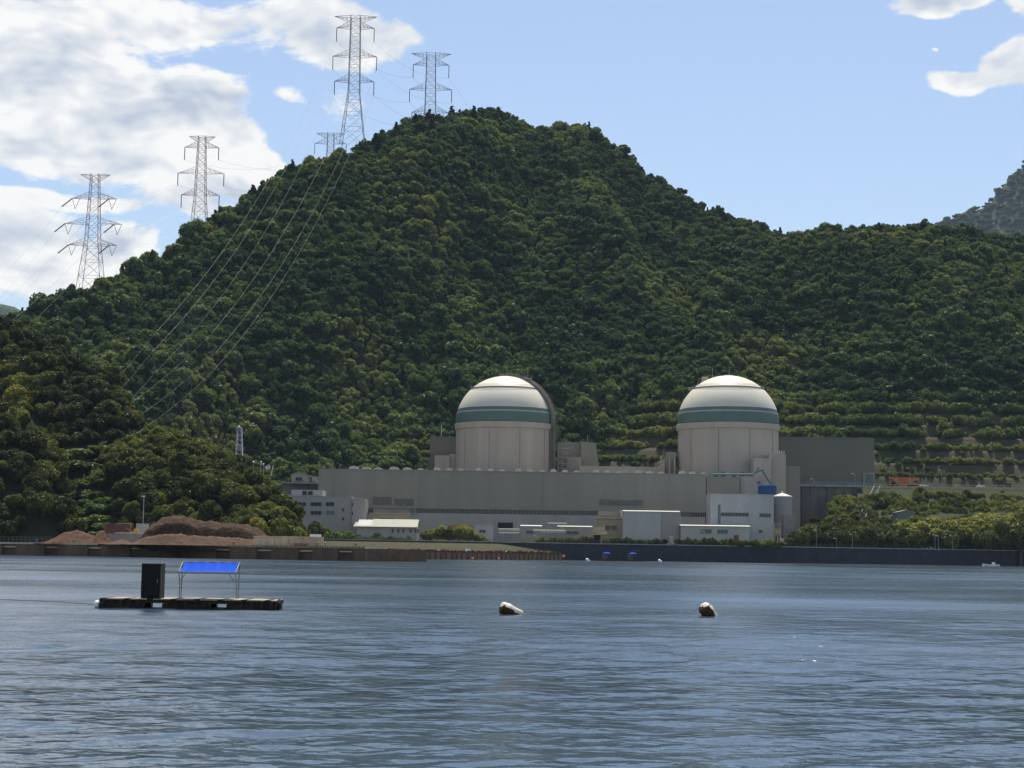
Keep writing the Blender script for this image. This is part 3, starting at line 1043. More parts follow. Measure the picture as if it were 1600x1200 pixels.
M_MULCH = mat('dark_mulch', (0.018, 0.011, 0.007), 1.0, 0.4, 0.7, color2=(0.078, 0.042, 0.021), bump=0.4, bscale=1.2)
M_QUAY = mat('quay_concrete', (0.165, 0.105, 0.060), 0.9, 0.4, 0.3, color2=(0.075, 0.050, 0.030), stretch=(1, 1, .3), bump=0.04)
M_QUAYTOP = mat('quay_coping', (0.60, 0.48, 0.32), 0.9, 0.3, 0.4, color2=(0.30, 0.25, 0.18))
M_RUST = mat('rusty_fender', (0.16, 0.085, 0.04), 0.9, 0.4, 1.5)
M_PIER = mat('pier_brown', (0.095, 0.058, 0.034), 0.95, 0.4, 0.5, bump=0.05)
M_CREAM = mat('cream_panel', (0.42, 0.35, 0.26), 0.85, 0.2, 0.3, stretch=(1, 1, .2))
M_DOORGREY = mat('grey_door', (0.13, 0.16, 0.16), 0.6, 0.1, 0.3)


def wall_line(pts, n=40):
    """(px, D) pairs -> points on the ground"""
    out = []
    for u in np.linspace(pts[0][0], pts[-1][0], n):
        d = float(interp(pts, u))
        p = P(u, 865, d)
        out.append((p.x, d))
    return out


SW = [(470, 690), (880, 736), (1240, 765), (1600, 800), (1760, 815)]
swl = wall_line(SW)
gb = MB()
n_ = len(swl)
gb.add([(x, y, G0) for x, y in swl] + [(x / y * 1000, 1000, G0) for x, y in swl],
       [(i, i + 1, n_ + i + 1, n_ + i) for i in range(n_ - 1)])
tag(gb.build('plant_ground', M_YARD), kind='structure')
gl_ = MB()
n2 = n_ - 1
gl_.add([(x, y + 1.5, G0 + .006) for x, y in swl] + [(x, y + 26, G0 + .006) for x, y in swl], [(i, i + 1, n_ + i + 1, n_ + i) for i in range(n_ - 1)])
tag(gl_.build('shore_grass', M_GRASS), kind='structure')

sea_wall = thing('sea_wall', 'long dark concrete sea wall with pale coping below the plant', 'wall', (swl[20][0], swl[20][1], 0))
b = MB()
n_ = len(swl)
b.add([(x, y, -1.5) for x, y in swl] + [(x, y, 7.0) for x, y in swl] + [(x, y + 2, 7.0) for x, y in swl] + [(x, y + 2, -1.5) for x, y in swl],
      [(k * n_ + i, k * n_ + i + 1, ((k + 1) % 4) * n_ + i + 1, ((k + 1) % 4) * n_ + i) for k in range(4) for i in range(n_ - 1)] + [(0, n_, 2 * n_, 3 * n_), (n_ - 1, 4 * n_ - 1, 3 * n_ - 1, 2 * n_ - 1)])
b.build('wall_face', M_SEAWALL, sea_wall)
b = MB()
b.add([(x, y - .25, 7.003) for x, y in swl] + [(x, y - .25, 7.35) for x, y in swl] + [(x, y + 1.2, 7.35) for x, y in swl] + [(x, y + 1.2, 7.003) for x, y in swl],
      [(k * n_ + i, k * n_ + i + 1, ((k + 1) % 4) * n_ + i + 1, ((k + 1) % 4) * n_ + i) for k in range(4) for i in range(n_ - 1)] + [(0, n_, 2 * n_, 3 * n_), (n_ - 1, 4 * n_ - 1, 3 * n_ - 1, 2 * n_ - 1)])
b.build('coping', M_CONC, sea_wall)
fl = wall_line([(500, 697), (880, 740), (1240, 769), (1600, 804), (1700, 813)], 130)
fence = thing('shore_fence', 'thin wire mesh fence on posts along the top of the sea wall', 'fence', (fl[60][0], fl[60][1], G0))
for (x, y) in fl:
    MB().bar((x, y, G0), (x, y, G0 + 2.3), 0.05).build('post', M_STEEL, fence)
b = MB()
for z in (.5, 1.0, 1.5, 2.2):
    b.path([(x, y, G0 + z) for x, y in fl], 0.03)
b.build('wires', M_STEEL, fence)

# grassy bank in front of the wall's left end
bkl = wall_line([(462, 689), (880, 736)], 60)
M_BANK = mat('shore_bank_grass', (0.070, 0.078, 0.028), 1.0, .3, .35, color2=(.060, .048, .036), stretch=(1, 1, 2.5), bump=.15)
vs, nb_r = [], 6
for j in range(nb_r):
    t_ = j / (nb_r - 1)
    for i, (x, y) in enumerate(bkl):
        f_ = min(1.0, (len(bkl) - 1 - i) / 14)
        w_ = 15 * f_ + .3
        n_1 = float(fbm(x / 5, y / 5 + j * 3.1, 3))
        z_ = -1.0 + (7.9 + .6 * n_1 * (1 - t_)) * (t_ ** .8) - (1 - f_) * 3.0 * t_
        vs.append((x, y - w_ * (1 - t_) + (.9 if j == nb_r - 1 else n_1 * .8 * f_), z_))
nk_ = len(bkl)
tag(MB().add(vs, [(j * nk_ + i, j * nk_ + i + 1, (j + 1) * nk_ + i + 1, (j + 1) * nk_ + i) for j in range(nb_r - 1) for i in range(nk_ - 1)]).build('shore_bank', M_BANK, smooth=True), kind='structure')

# upper terrace, its retaining wall and bank
UT = [(1216, 884), (1345, 884), (1480, 880), (1760, 872)]
ul = wall_line(UT, 24)
b = MB()
m_ = len(ul)
b.add([(x, y, 40.0) for x, y in ul] + [(x / y * 1010, 1010, 40.0) for x, y in ul], [(i, i + 1, m_ + i + 1, m_ + i) for i in range(m_ - 1)])
bl = wall_line([(640, 938), (1216, 938)], 12)
mb_ = len(bl)
b.add([(x, y, 39.5) for x, y in bl] + [(x / y * 1010, 1010, 39.5) for x, y in bl], [(i, i + 1, mb_ + i + 1, mb_ + i) for i in range(mb_ - 1)])
tag(b.build('upper_terrace', M_YARD), kind='structure')
rw = thing('retaining_wall', 'tall dark streaked retaining wall under the upper terrace beside the tank', 'wall', (P(1280, 865, 880).x, 880, G0))
x0, x1 = P(1200, 785, 880).x, P(1346, 785, 880).x
nb = 22
for i in range(nb):
    a0, a1 = x0 + (x1 - x0) * i / nb, x0 + (x1 - x0) * (i + 1) / nb
    dpt = 0.0 if i % 2 else 0.55
    MB().box(a0, a1 - .02, 880 - dpt, 884, G0, 38.9).build('wall_panel', M_CONC_D, rw)
MB().box(x0 - .5, x1 + .5, 878.5, 884.5, 38.9, 40.15).build('coping', M_CONC, rw)
for i in range(46):
    x = x0 + (x1 - x0) * (i + .3) / 46
    MB().bar((x, 879, 40.15), (x, 879, 41.3), 0.05).build('railing_post', M_PALESTEEL, rw)
MB().bar((x0, 879, 41.3), (x1, 879, 41.3), 0.06).build('top_rail', M_PALESTEEL, rw)
bank = MB()
bl2 = wall_line([(1340, 884), (1480, 880), (1760, 872)], 30)
m_ = len(bl2)
rows = [(0, 0.0), (.3, .34), (.55, .5), (.75, .82), (1, 1)]
vs = []
for t, zt in rows:
    for i, (x, y) in enumerate(bl2):
        f = (y - t * 62) / y
        vs.append((x * f, y * f, 40.0 - (40.0 - G0 + .05) * zt + 1.2 * math.sin(i * 1.3 + t * 5) * t * (1 - t) * 3))
bank.add(vs, [(r * m_ + i, r * m_ + i + 1, (r + 1) * m_ + i + 1, (r + 1) * m_ + i) for r in range(len(rows) - 1) for i in range(m_ - 1)])
tag(bank.build('planted_bank', mat('bank_cover', (0.035, 0.045, 0.016), 1., .4, .2, color2=(.052, .05, .024), bump=.1), smooth=True), kind='structure')


# ------------------------------------------------------------------ building helpers (pixel rectangle on a facade at distance D)
def part(parent, name, r, D, depth, m, ground=False, z0=None):
    x0, x1, za, zb_ = xz(*r, D)
    if ground:
        za = G0
    if z0 is not None:
        za = z0
    return MB().box(x0, x1, D, D + depth, za, zb_).build(name, m, parent)


def coping(parent, r, D, depth, m, t=0.7, over=0.35, name='roof_edge'):
    x0, x1, za, zb_ = xz(*r, D)
    if m is M_ROOFW:                      # a shallow pitched sheet roof
        run = min(depth * .5, 5.0)
        yb = D + depth
        return MB().prismx([(D - over, zb_ + .004), (yb + over, zb_ + .004), (yb + over, zb_ + .2), (yb - run, zb_ + .15 + run * .11), (D + run, zb_ + .15 + run * .11), (D - over, zb_ + .2)], x0 - over, x1 + over).build(name, m, parent)
    return MB().box(x0 - over, x1 + over, D - over, D + depth + over, zb_ + .004, zb_ + t).build(name, m, parent)


def window(parent, r, D, n=1, m=None, name='window', rows=1):
    x0, x1, z0, z1 = xz(*r, D)
    fr = MB()
    t = 0.12
    y0, y1 = D - 0.22, D - 0.003
    fr.box(x0 - t, x1 + t, y0, y1, z1, z1 + t).box(x0 - t, x1 + t, y0 - .1, y1, z0 - t, z0)
    fr.box(x0 - t, x0, y0, y1, z0 + .002, z1 - .002).box(x1, x1 + t, y0, y1, z0 + .002, z1 - .002)
    for i in range(1, n):
        x = x0 + (x1 - x0) * i / n
        fr.box(x - .07, x + .07, y0 + .02, y1, z0 + .002, z1 - .002)
    w = fr.build(name, M_FRAME, parent)
    for i in range(n):
        a, c = x0 + (x1 - x0) * i / n, x0 + (x1 - x0) * (i + 1) / n
        MB().box(a + .075, c - .075, D - .1, D - .004, z0 + .004, z1 - .004).build('pane', m or M_GLASS, w)
    return w


def center(r, D):
    x0, x1, a, c = xz(*r, D)
    return ((x0 + x1) / 2, D, G0)


# ---- turbine hall
HD = 830
hall = thing('turbine_hall', 'very long low grey green hall with a row of roof ventilators', 'industrial building', center((497, 733, 1103, 845), HD))
R = (497, 738, 1103, 796.5)
part(hall, 'upper_cladding', R, HD, 46, M_CLAD)
coping(hall, R, HD, 46, M_CLAD2, 0.5, .25, 'parapet')
for u in (521, 655, 848, 1007):
    xx, _, za, zb_ = xz(u, 738.5, u + 1, 796, HD)
    MB().box(xx - .12, xx + .12, HD - .2, HD - .003, za + .3, zb_ - .1).build('downpipe', M_CLAD, hall)
for u in (545, 632, 690, 770, 860, 960, 1040):
    q_ = P(u, 789, HD)
    MB().box(q_.x - .3, q_.x + .3, HD - .5, HD - .003, q_.z - .18, q_.z + .18).build('wall_lamp', M_PALESTEEL, hall)
x0, x1, z0h, z1h = xz(*R, HD)
_, _, zs, _ = xz(497, 790, 1103, 803.5, HD)
MB().box(x0 + .3, x1 - .3, HD + 1.2, HD + 45, zs, z0h - .003).build('window_band_wall', M_LOWER, hall)
MB().box(x0 + .2, x1 - .2, HD + .45, HD + 45.5, G0, zs - .003).build('plinth_wall', M_LOWER, hall)
for (a, c, nn) in [(650, 935, 34), (1064, 1101, 5)]:
    for i in range(nn):
        u0, u1 = a + (c - a) * i / nn, a + (c - a) * (i + 1) / nn
        rr = (u0 + .7, 796.8 - 0.35 + (u0 - 800) * 0.0, u1 - .7, 803)
        xa, xb, _, _ = xz(*rr, HD + 1.1)
        w = MB().box(xa - .1, xb + .1, HD + 1.0, HD + 1.197, zs + .01, z0h - .02).build('window', M_GLASS, hall)
        MB().box((xa + xb) / 2 - .09, (xa + xb) / 2 + .09, HD + .9, HD + .995, zs + .01, z0h - .02).build('mullion', M_FRAME, w)
# louvres let into the wall
for (u0, u1, v0, v1) in [(582, 612, 776, 789), (616, 647, 779, 790), (936, 1004, 781, 790)]:
    xa, xb, za, zb_ = xz(u0, v0, u1, v1, HD)
    f_ = MB().box(xa, xb, HD - .12, HD - .003, za, zb_).build('louvre', mat('louvre_grey', (.17, .17, .145), .7, .15, .5), hall)
    nn = max(4, int((xb - xa) / 1.4))
    for i in range(nn):
        xx = xa + (xb - xa) * (i + .5) / nn
        MB().box(xx - .12, xx + .12, HD - .5, HD - .125, za, zb_ - .8 * (i % 2)).build('fin', mat('louvre_fin', (.145, .15, .13), .7, .1, .5), f_)
# flat panels for openings; the black one paints the shade inside
for r_, m_2 in [((570, 795.5, 583, 803), M_GLASS), ((641, 795, 647.5, 803.5), M_TEAL), ((778, 816.5, 801.5, 825), M_BLACK)]:
    part(hall, 'opening', r_, HD + .2, .2, m_2)
vent_px = [553, 572.5, 591.5, 616, 636.5, 657, 682.6, 701.7, 720, 748, 766.7, 785, 810, 828.5, 847, 864.5, 882.5, 900.6, 931.5, 949, 967, 997.5, 1015, 1033, 1066, 1082, 1099]
hood = [(-1.0, 0)] + [(-1.0 * math.cos(a), .35 + .65 * math.sin(a)) for a in np.linspace(0, math.pi, 9)] + [(1.0, 0)]
vm = None
for i, u in enumerate(vent_px):
    big = u < 650
    sx = 2.3 if big else 1.5
    p = P(u, 738, HD + 14 + (i % 3) * 6)
    if vm is None:
        bb = MB().prism([(x, z) for x, z in hood], -1.0, 1.0)
        bb.box(-1.12, 1.12, -1.1, 1.1, -.25, -.002)
        vm = bb.mesh('roof_ventilator', mat('ventilator_sheet', (.46, .43, .38), .5, .08, .5))
    o = link('roof_ventilator', vm, hall)
    o.matrix_parent_inverse = BASE[hall.name].inverted()
    o.location = (p.x, p.y, z1h + .5 + .05 + .25 * 1.6)
    o.scale = (sx, 2.6, 1.6)
b = MB()
b.bar((P(700, 735, HD + 3).x, HD + 3, z1h + 1.6), (P(742, 735, HD + 3).x, HD + 3, z1h + 1.6), .12)
b.bar((P(960, 735, HD + 3).x, HD + 3, z1h + 1.6), (P(1010, 735, HD + 3).x, HD + 3, z1h + 1.6), .12)
for u in (700, 714, 728, 742, 960, 977, 993, 1010):
    xx = P(u, 735, HD + 3).x
    b.bar((xx, HD + 3, z1h + .5), (xx, HD + 3, z1h + 1.6), .08)
b.build('roof_rail', M_PALESTEEL, hall)
for (u, v, hh) in [(519, 734, 3), (531, 733, 2.4), (668, 735, 1.5), (1060, 741, 2)]:
    xx = P(u, v, HD + 6).x
    MB().bar((xx, HD + 6, z1h + .5), (xx, HD + 6, z1h + .5 + hh), .1).bar((xx, HD + 6, z1h + .5 + hh), (xx + .9, HD + 6, z1h + .4 + hh), .1).build('vent_pipe', M_PALESTEEL, hall)

ext = thing('hall_extension', 'brownish lower block joined to the right end of the long hall', 'industrial building', center((1104, 745, 1156, 845), HD))
part(ext, 'wall', (1104, 746.5, 1156, 845), HD + .4, 44, M_CLAD2, ground=True)
coping(ext, (1104, 746.5, 1156, 845), HD + .4, 44, M_CLAD, .4, .1, 'parapet')
part(ext, 'recess_shade_strip', (1104, 775, 1109.5, 845), HD + .1, .28, M_CONC_D, ground=True)  # dark strip laid on the wall, painting the shade of a recess
ann = thing('roof_plant_annex', 'small pale annex with pipework above the white building', 'industrial building', center((1157, 745, 1190, 780), HD + 4))
part(ann, 'wall', (1157, 744.5, 1190, 780), HD + 4, 30, M_LOWER, ground=True)
window(ann, (1183.5, 752.3, 1188, 756.5), HD + 4)
for (u0, v0, u1, v1) in [(1112, 741, 1178, 741), (1176, 741, 1192, 733), (1191, 735, 1205, 757), (1180, 738, 1186, 730)]:
    a, c = P(u0, v0, HD + 9), P(u1, v1, HD + 9)
    MB().bar(a, c, .45, 8).build('pipe', M_TEAL, ann)
for i, u in enumerate((1118, 1130, 1147, 1160, 1172)):
    q_ = P(u, 743, HD + 10)
    MB().box(q_.x - 1, q_.x + 1, HD + 10, HD + 12, q_.z - 1.2, q_.z + 1.4 + .5 * (i % 2)).build('air_unit', M_TEAL, ann)
bt = thing('blue_tank', 'blue sheeted tank on the roof of the white building', 'tank', center((1185, 755, 1213, 774), 815))
cx = P(1199, 765, 815)
zt0, zt1 = P(1199, 774, 815).z, P(1199, 756.5, 815).z
MB().lathe([(0, 0), (4.2, 0), (4.2, (zt1 - zt0) * .85), (3.6, (zt1 - zt0)), (0, (zt1 - zt0) * 1.04)], (cx.x, 815, zt0), 28).build('shell', M_BLUE, bt, smooth=False)
for k in range(6):
    a = k * math.pi / 3
    MB().bar((cx.x + 4.3 * math.cos(a), 815 + 4.3 * math.sin(a), zt0), (cx.x + 4.3 * math.cos(a), 815 + 4.3 * math.sin(a), zt1 - .8), .12).build('stay', M_BLUE, bt)
MB().box(cx.x - 3.4, cx.x + 3.4, 811.6, 818.4, G0, zt0 - .003).build('plinth', M_CONC, bt)

# ---- white laboratory building and low wing
WD = 792
lab = thing('white_building', 'plain white three storey block with a dark window band beside the tank', 'building', center((1110, 772, 1209, 845), WD))
part(lab, 'wall', (1110, 773.5, 1209, 845), WD, 18, M_WHITE, ground=True)
coping(lab, (1110, 773.5, 1209, 845), WD, 18, M_WHITE, .45, .12, 'parapet')
window(lab, (1122, 789, 1125.5, 818), WD, 1, M_TEAL)
window(lab, (1126.5, 801.3, 1169.5, 806.5), WD, 8)
window(lab, (1187, 802.6, 1204, 807.6), WD, 5)
window(lab, (1186, 828.5, 1191, 832), WD, 1)
for u, v in ((1154, 790), (1168, 781), (1147, 815)):
    q_ = P(u, v, WD)
    MB().box(q_.x - .25, q_.x + .25, WD - .3, WD - .003, q_.z - .25, q_.z + .25).build('wall_lamp', M_WHITEP, lab)
wing = thing('low_white_wing', 'low white wing with a bright roof edge in front of the white block', 'building', center((1063, 822, 1172, 845), 776))
part(wing, 'wall', (1063.5, 822.5, 1171, 845), 776, 15.9, M_WHITE, ground=True)
coping(wing, (1063.5, 822.5, 1171, 845), 776, 15, M_ROOFW, .55, .5)
window(wing, (1095, 827.5, 1111.5, 833), 776, 3, M_TEAL)
window(wing, (1121, 828, 1137, 833.3), 776, 3, M_TEAL)
part(wing, 'door', (1147, 836, 1154, 843), 775.8, .19, M_RUST, ground=True)
blk = thing('grey_block', 'windowless pale grey block with a bright roof edge in two tones', 'building', center((974, 798, 1062, 845), 778))
part(blk, 'wall', (974.5, 799.5, 1032.8, 845), 778, 30, M_WHITE, ground=True)
part(blk, 'wall', (1033, 800.2, 1062, 845), 778.3, 29, M_OFFICE, ground=True)
coping(blk, (974.5, 799.5, 1033, 845), 778, 29.5, M_ROOFW, .6, .3)
coping(blk, (1033.6, 800.2, 1062, 845), 778.3, 28.5, M_ROOFW, .6, .3)
bg = thing('beige_building', 'beige two storey gatehouse with two windows beside the grey block', 'building', center((925, 809, 974, 845), 790))
part(bg, 'wall', (936, 811, 974, 845), 790, 16, M_BEIGE, ground=True)
coping(bg, (934, 810.5, 974, 845), 790, 16, M_CREAM, .6, .5)
window(bg, (946, 821.5, 953, 827.5), 790, 1)
window(bg, (955.5, 821.5, 964, 827.5), 790, 1)
part(bg, 'parapet_wall', (935, 799, 973.5, 806.2), 802, 8, M_CLAD)
b = MB()
hb = thing('yellow_roof_shed', 'small cream shed with a yellow lean to roof by the shore hedge', 'shed', center((925, 822, 948, 848), 764))
part(hb, 'wall', (925, 823, 945, 848), 764, 7, M_BEIGE, ground=True)
xa, xb, za, zb_ = xz(926, 831, 948, 836, 763)
MB().prism([(xa, za), (xb, za + .4), (xb, zb_ + .2), (xb - 1, zb_ + .2)], 761.5, 763.9).build('lean_to_roof', M_YELLOW if False else mat('straw_roof', (0.62, 0.50, 0.26), .7, .1, .5), hb)
part(hb, 'doorway', (928, 836, 938, 848), 763.7, .29, M_BLACK, ground=True)

# ---- storage tank
tk = thing('storage_tank', 'pale cylindrical storage tank with a conical lid beside the white block', 'tank', center((1209, 772, 1240, 845), 806))
tc_ = P(1224.8, 800, 806)
tr_ = (P(1240, 800, 806).x - P(1209.5, 800, 806).x) / 2
zt = P(1224.8, 775.5, 806).z
MB().lathe([(tr_, G0), (tr_, zt)], (tc_.x, 806 + tr_, 0), 40).build('shell', M_OFFICE, tk, smooth=True)
MB().lathe([(tr_ * .97, zt - .6), (tr_ * 1.02, zt), (tr_ * .98, zt + .25), (.5, zt + 1.7), (0, zt + 1.75)], (tc_.x, 806 + tr_, 0), 40).build('lid', M_ROOFW, tk)
MB().lathe([(0, zt + 1.7), (.4, zt + 1.7), (.4, zt + 2.5), (0, zt + 2.6)], (tc_.x, 806 + tr_, 0), 10).build('vent_cap', M_WHITEP, tk)
MB().box(tc_.x - .5, tc_.x + 4.6, 804.6, 806 + tr_, G0, P(1224, 804.5, 806).z).build('valve_house', M_CONC, tk)
gt = thing('pipe_gantry', 'cream steel pipe gantry at the foot of the storage tank', 'gantry', center((1210, 817, 1221, 845), 786))
for u in (1210.5, 1215, 1219.5):
    q_ = P(u, 818, 786)
    MB().bar((q_.x, 786, G0), (q_.x, 786, q_.z), .22).build('post', M_CREAM, gt)
for v in (818, 826, 836):
    MB().bar(P(1209.5, v, 786), P(1220.5, v, 786), .22).build('beam', M_CREAM, gt)
MB().box(P(1211, 818, 787).x, P(1219, 818, 787).x, 787, 790, P(1215, 834, 787).z, P(1215, 827, 787).z).build('cabinet', M_BEIGE, gt)

# ---- office block on the left
OD = 786
off = thing('office_block', 'pale grey office block with rows of dark windows left of the hall', 'building', center((465, 776, 570, 845), OD))
part(off, 'wall', (452, 776, 549, 845), OD, 22, M_OFFICE, ground=True)
part(off, 'stair_tower', (549.2, 778.5, 569, 845), OD - .5, 20, M_OFFICE, ground=True)
part(off, 'penthouse', (455, 765.5, 504, 775.8), OD + 3, 15, M_WHITE)
coping(off, (452, 776, 548, 845), OD, 22, M_CONC, .3, .1, 'parapet')
for u in ((466, 478), (485.5, 502), (509.5, 522)):
    window(off, (u[0], 785, u[1], 790.4), OD, 3 if u[1] - u[0] > 14 else 2)
    window(off, (u[0], 798.6, u[1], 804), OD, 3 if u[1] - u[0] > 14 else 2, M_TEAL if u[0] > 500 else None)
for (u, v) in ((535, 794.5), (535, 808.5)):
    window(off, (u, v, u + 2.6, v + 4), OD)
for (u, v) in ((549.8, 786), (549.8, 800)):
    window(off, (u, v, u + 2, v + 4.5), OD - .5)
window(off, (472.5, 767.5, 479.5, 773), OD + 3)
window(off, (481.5, 767.5, 488.5, 773), OD + 3)
gh = thing('grey_gabled_house', 'small grey gabled house on the terrace above the office block', 'house', (P(468, 752, 872).x, 872, 30))
zt0 = P(468, 753, 872).z
xa, xb, za, zb_ = xz(455.5, 743, 482, 753, 872)
xm = P(467.5, 737.5, 872).x
MB().prism([(xa, za), (xb, za), (xb, zb_), (xm, P(467.5, 738, 872).z), (xa, zb_)], 872, 884).build('wall', M_OFFICE, gh)
MB().prism([(xa - .5, zb_ - .1), (xm, P(467.5, 738, 872).z + .004), (xb + .5, zb_ - .1), (xb + .5, zb_ + .3), (xm, P(467.5, 738, 872).z + .5), (xa - .5, zb_ + .3)], 871.5, 884.5).build('roof', M_CONC, gh)
window(gh, (462, 746, 472, 751), 872, 2)
part(gh, 'annex', (483, 744, 494, 753), 873, 9, M_OFFICE)
part(gh, 'annex_door', (485, 745.5, 487, 752.5), 872.8, .19, M_BLACK)
dk = thing('covered_terrace', 'dark roofed terrace with a tan edge above the office block', 'terrace', (P(470, 765, 868).x, 868, G0))
part(dk, 'deck_edge', (440, 753.3, 495, 755.5), 866, 26, M_CREAM)
part(dk, 'wall', (440, 755.7, 494.5, 790), 868, 20, M_CONC_D, ground=True)
for i in range(9):
    u = 445 + i * 6
    q_ = P(u, 753, 867)
    MB().bar((q_.x, 867, q_.z), (q_.x, 867, q_.z + 1.1), .06).build('railing_post', M_PALESTEEL, dk)

# ---- warehouse with a pale tin roof
wh = thing('tin_roof_warehouse', 'low warehouse with a long pale tin roof and small gable windows', 'warehouse', center((555, 811, 658, 838), 768))
q0, q1, q2 = P(635, 823.5, 764), P(658, 824, 764), P(647, 812, 764)
xl = P(552, 823, 764).x
ze = q0.z
zr_ = P(620, 812.2, 776).z
yr = 776
MB().prismx([(765, G0), (787, G0), (787, ze), (yr, zr_ - .1), (765, ze)], xl + 1.5, q1.x - 2.0).build('wall', M_WHITE, wh)
for s_, nm in ((1, 'roof_slope'), (-1, 'roof_slope')):
    y_e = 763.6 if s_ == 1 else 788.4
    MB().prismx([(y_e, ze - .25), (y_e, ze), (yr, zr_ + .25), (yr, zr_ - .02)], xl + (8 if s_ == 1 else 8), q1.x - 1.6).build(nm, M_TINROOF, wh)
    MB().prismx([(y_e, ze - .25), (y_e, ze), (yr, zr_ - 1.2), (yr, zr_ - 1.5)], xl, xl + 7.95).build('lower_roof_slope', M_TINROOF, wh)
for u in (612, 621, 629, 640, 648, 652):
    window(wh, (u, 827, u + 2.6, 832), 765)

# ---- low service buildings along the hall's foot
svc = [
    ('service_shed', 'long low shed with a tan roof edge between office and hall', (577, 803, 640, 845), 800, 12, M_BEIGE, M_CREAM),
    ('service_shed', 'pale flat roofed shed behind the shore trees', (742, 821, 770, 845), 778, 10, M_WHITE, M_WHITE),
    ('service_shed', 'low shed with a bright roof edge right of the dark hall opening', (814, 822.5, 846, 845), 782, 12, M_OFFICE, M_ROOFW),
    ('service_shed', 'long low shed with a bright rim behind the shore hedge', (872, 823.5, 925, 845), 777, 9, M_OFFICE, M_ROOFW),
    ('service_shed', 'cream shed half hidden by the shore trees', (698, 820, 738, 845), 782, 8, M_BEIGE, M_CREAM),
]
for (nm, lab_, r_, d_, dp, m1_, m2_) in svc:
    t_ = thing(nm, lab_, 'shed', center(r_, d_), 'service sheds at the foot of the hall')
    part(t_, 'wall', r_, d_, dp, m1_, ground=True)
    coping(t_, r_, d_, dp, m2_, .4, .3)
    u0, u1 = r_[0], r_[2]
    window(t_, (u0 + (u1 - u0) * .25, r_[1] + 7, u0 + (u1 - u0) * .6, r_[1] + 11), d_, 2)
pr2 = thing('pipe_rack', 'rack of pale horizontal pipes in front of the hall', 'pipe rack', center((780, 820, 835, 845), 774))
for i, v in enumerate((826.5, 829, 832.5)):
    MB().bar(P(779, v, 774), P(812, v + .4, 774), .17, 6).build('pipe', M_ROOFW if i != 1 else M_CREAM, pr2)
for u in np.linspace(780, 812, 9):
    q_ = P(u, 826, 774.5)
    MB().bar((q_.x, 774.5, G0), (q_.x, 774.5, q_.z), .15).build('post', M_STEEL, pr2)
pr3 = thing('pipe_rack', 'stepped rack of bright pipes left of the beige gatehouse', 'pipe rack', center((833, 815, 890, 845), 774))
for (u0, u1, v) in ((856, 886, 817.5), (833, 884, 828.5), (846, 884, 831), (872, 888, 822.5)):
    MB().bar(P(u0, v, 774), P(u1, v + .4, 774), .2, 6).build('pipe', M_ROOFW, pr3)
for u in np.linspace(836, 884, 9):
    q_ = P(u, 828, 774.5)
    MB().bar((q_.x, 774.5, G0), (q_.x, 774.5, q_.z), .15).build('post', M_STEEL, pr3)

# ---- dark hall on the upper terrace
dh = thing('dark_grey_hall', 'big windowless dark olive grey hall beside the second dome', 'industrial building', (P(1292, 757, 906).x, 906, 40))
xa, xb, za, zb_ = xz(1212, 686, 1366, 757, 906)
zr2 = P(1366, 683, 906).z
MB().box(xa, xb, 906, 935, 40.0, P(1290, 684.5, 906).z).build('wall', M_DARKHALL, dh)
coping(dh, (1212, 684.5, 1366, 757), 906, 29, M_DARKHALL, .5, .2, 'parapet')
part(dh, 'door_frame', (1348.5, 738.5, 1366.5, 758), 905.4, .59, M_CONC, z0=40.0)
part(dh, 'door', (1352.5, 740.5, 1364.5, 758), 905.2, .19, M_DOORGREY, z0=40.0)
part(dh, 'lower_screen', (1256, 749, 1346, 758), 905.3, .69, M_DOORGREY, z0=40.0)
tw = thing('dome_annex', 'stepped tan concrete annex between the second dome and the dark hall', 'building', (P(1215, 757, 862).x, 862, G0))
part(tw, 'tower', (1178.5, 716, 1205, 770), 850, 16, M_CYL, ground=True)
part(tw, 'tower', (1205.2, 709.5, 1228, 770), 853, 16, M_BEIGE if False else M_CYL, ground=True)
part(tw, 'low_block', (1228.2, 728.5, 1250, 770), 858, 16, M_CLAD2, ground=True)
for u in (1218, 1221.5, 1225):
    q_ = P(u, 709, 858)
    MB().bar((q_.x, 858, q_.z), (q_.x, 858, q_.z + 1.5), .25, 6).build('vent_pipe', M_ROOFW, tw)


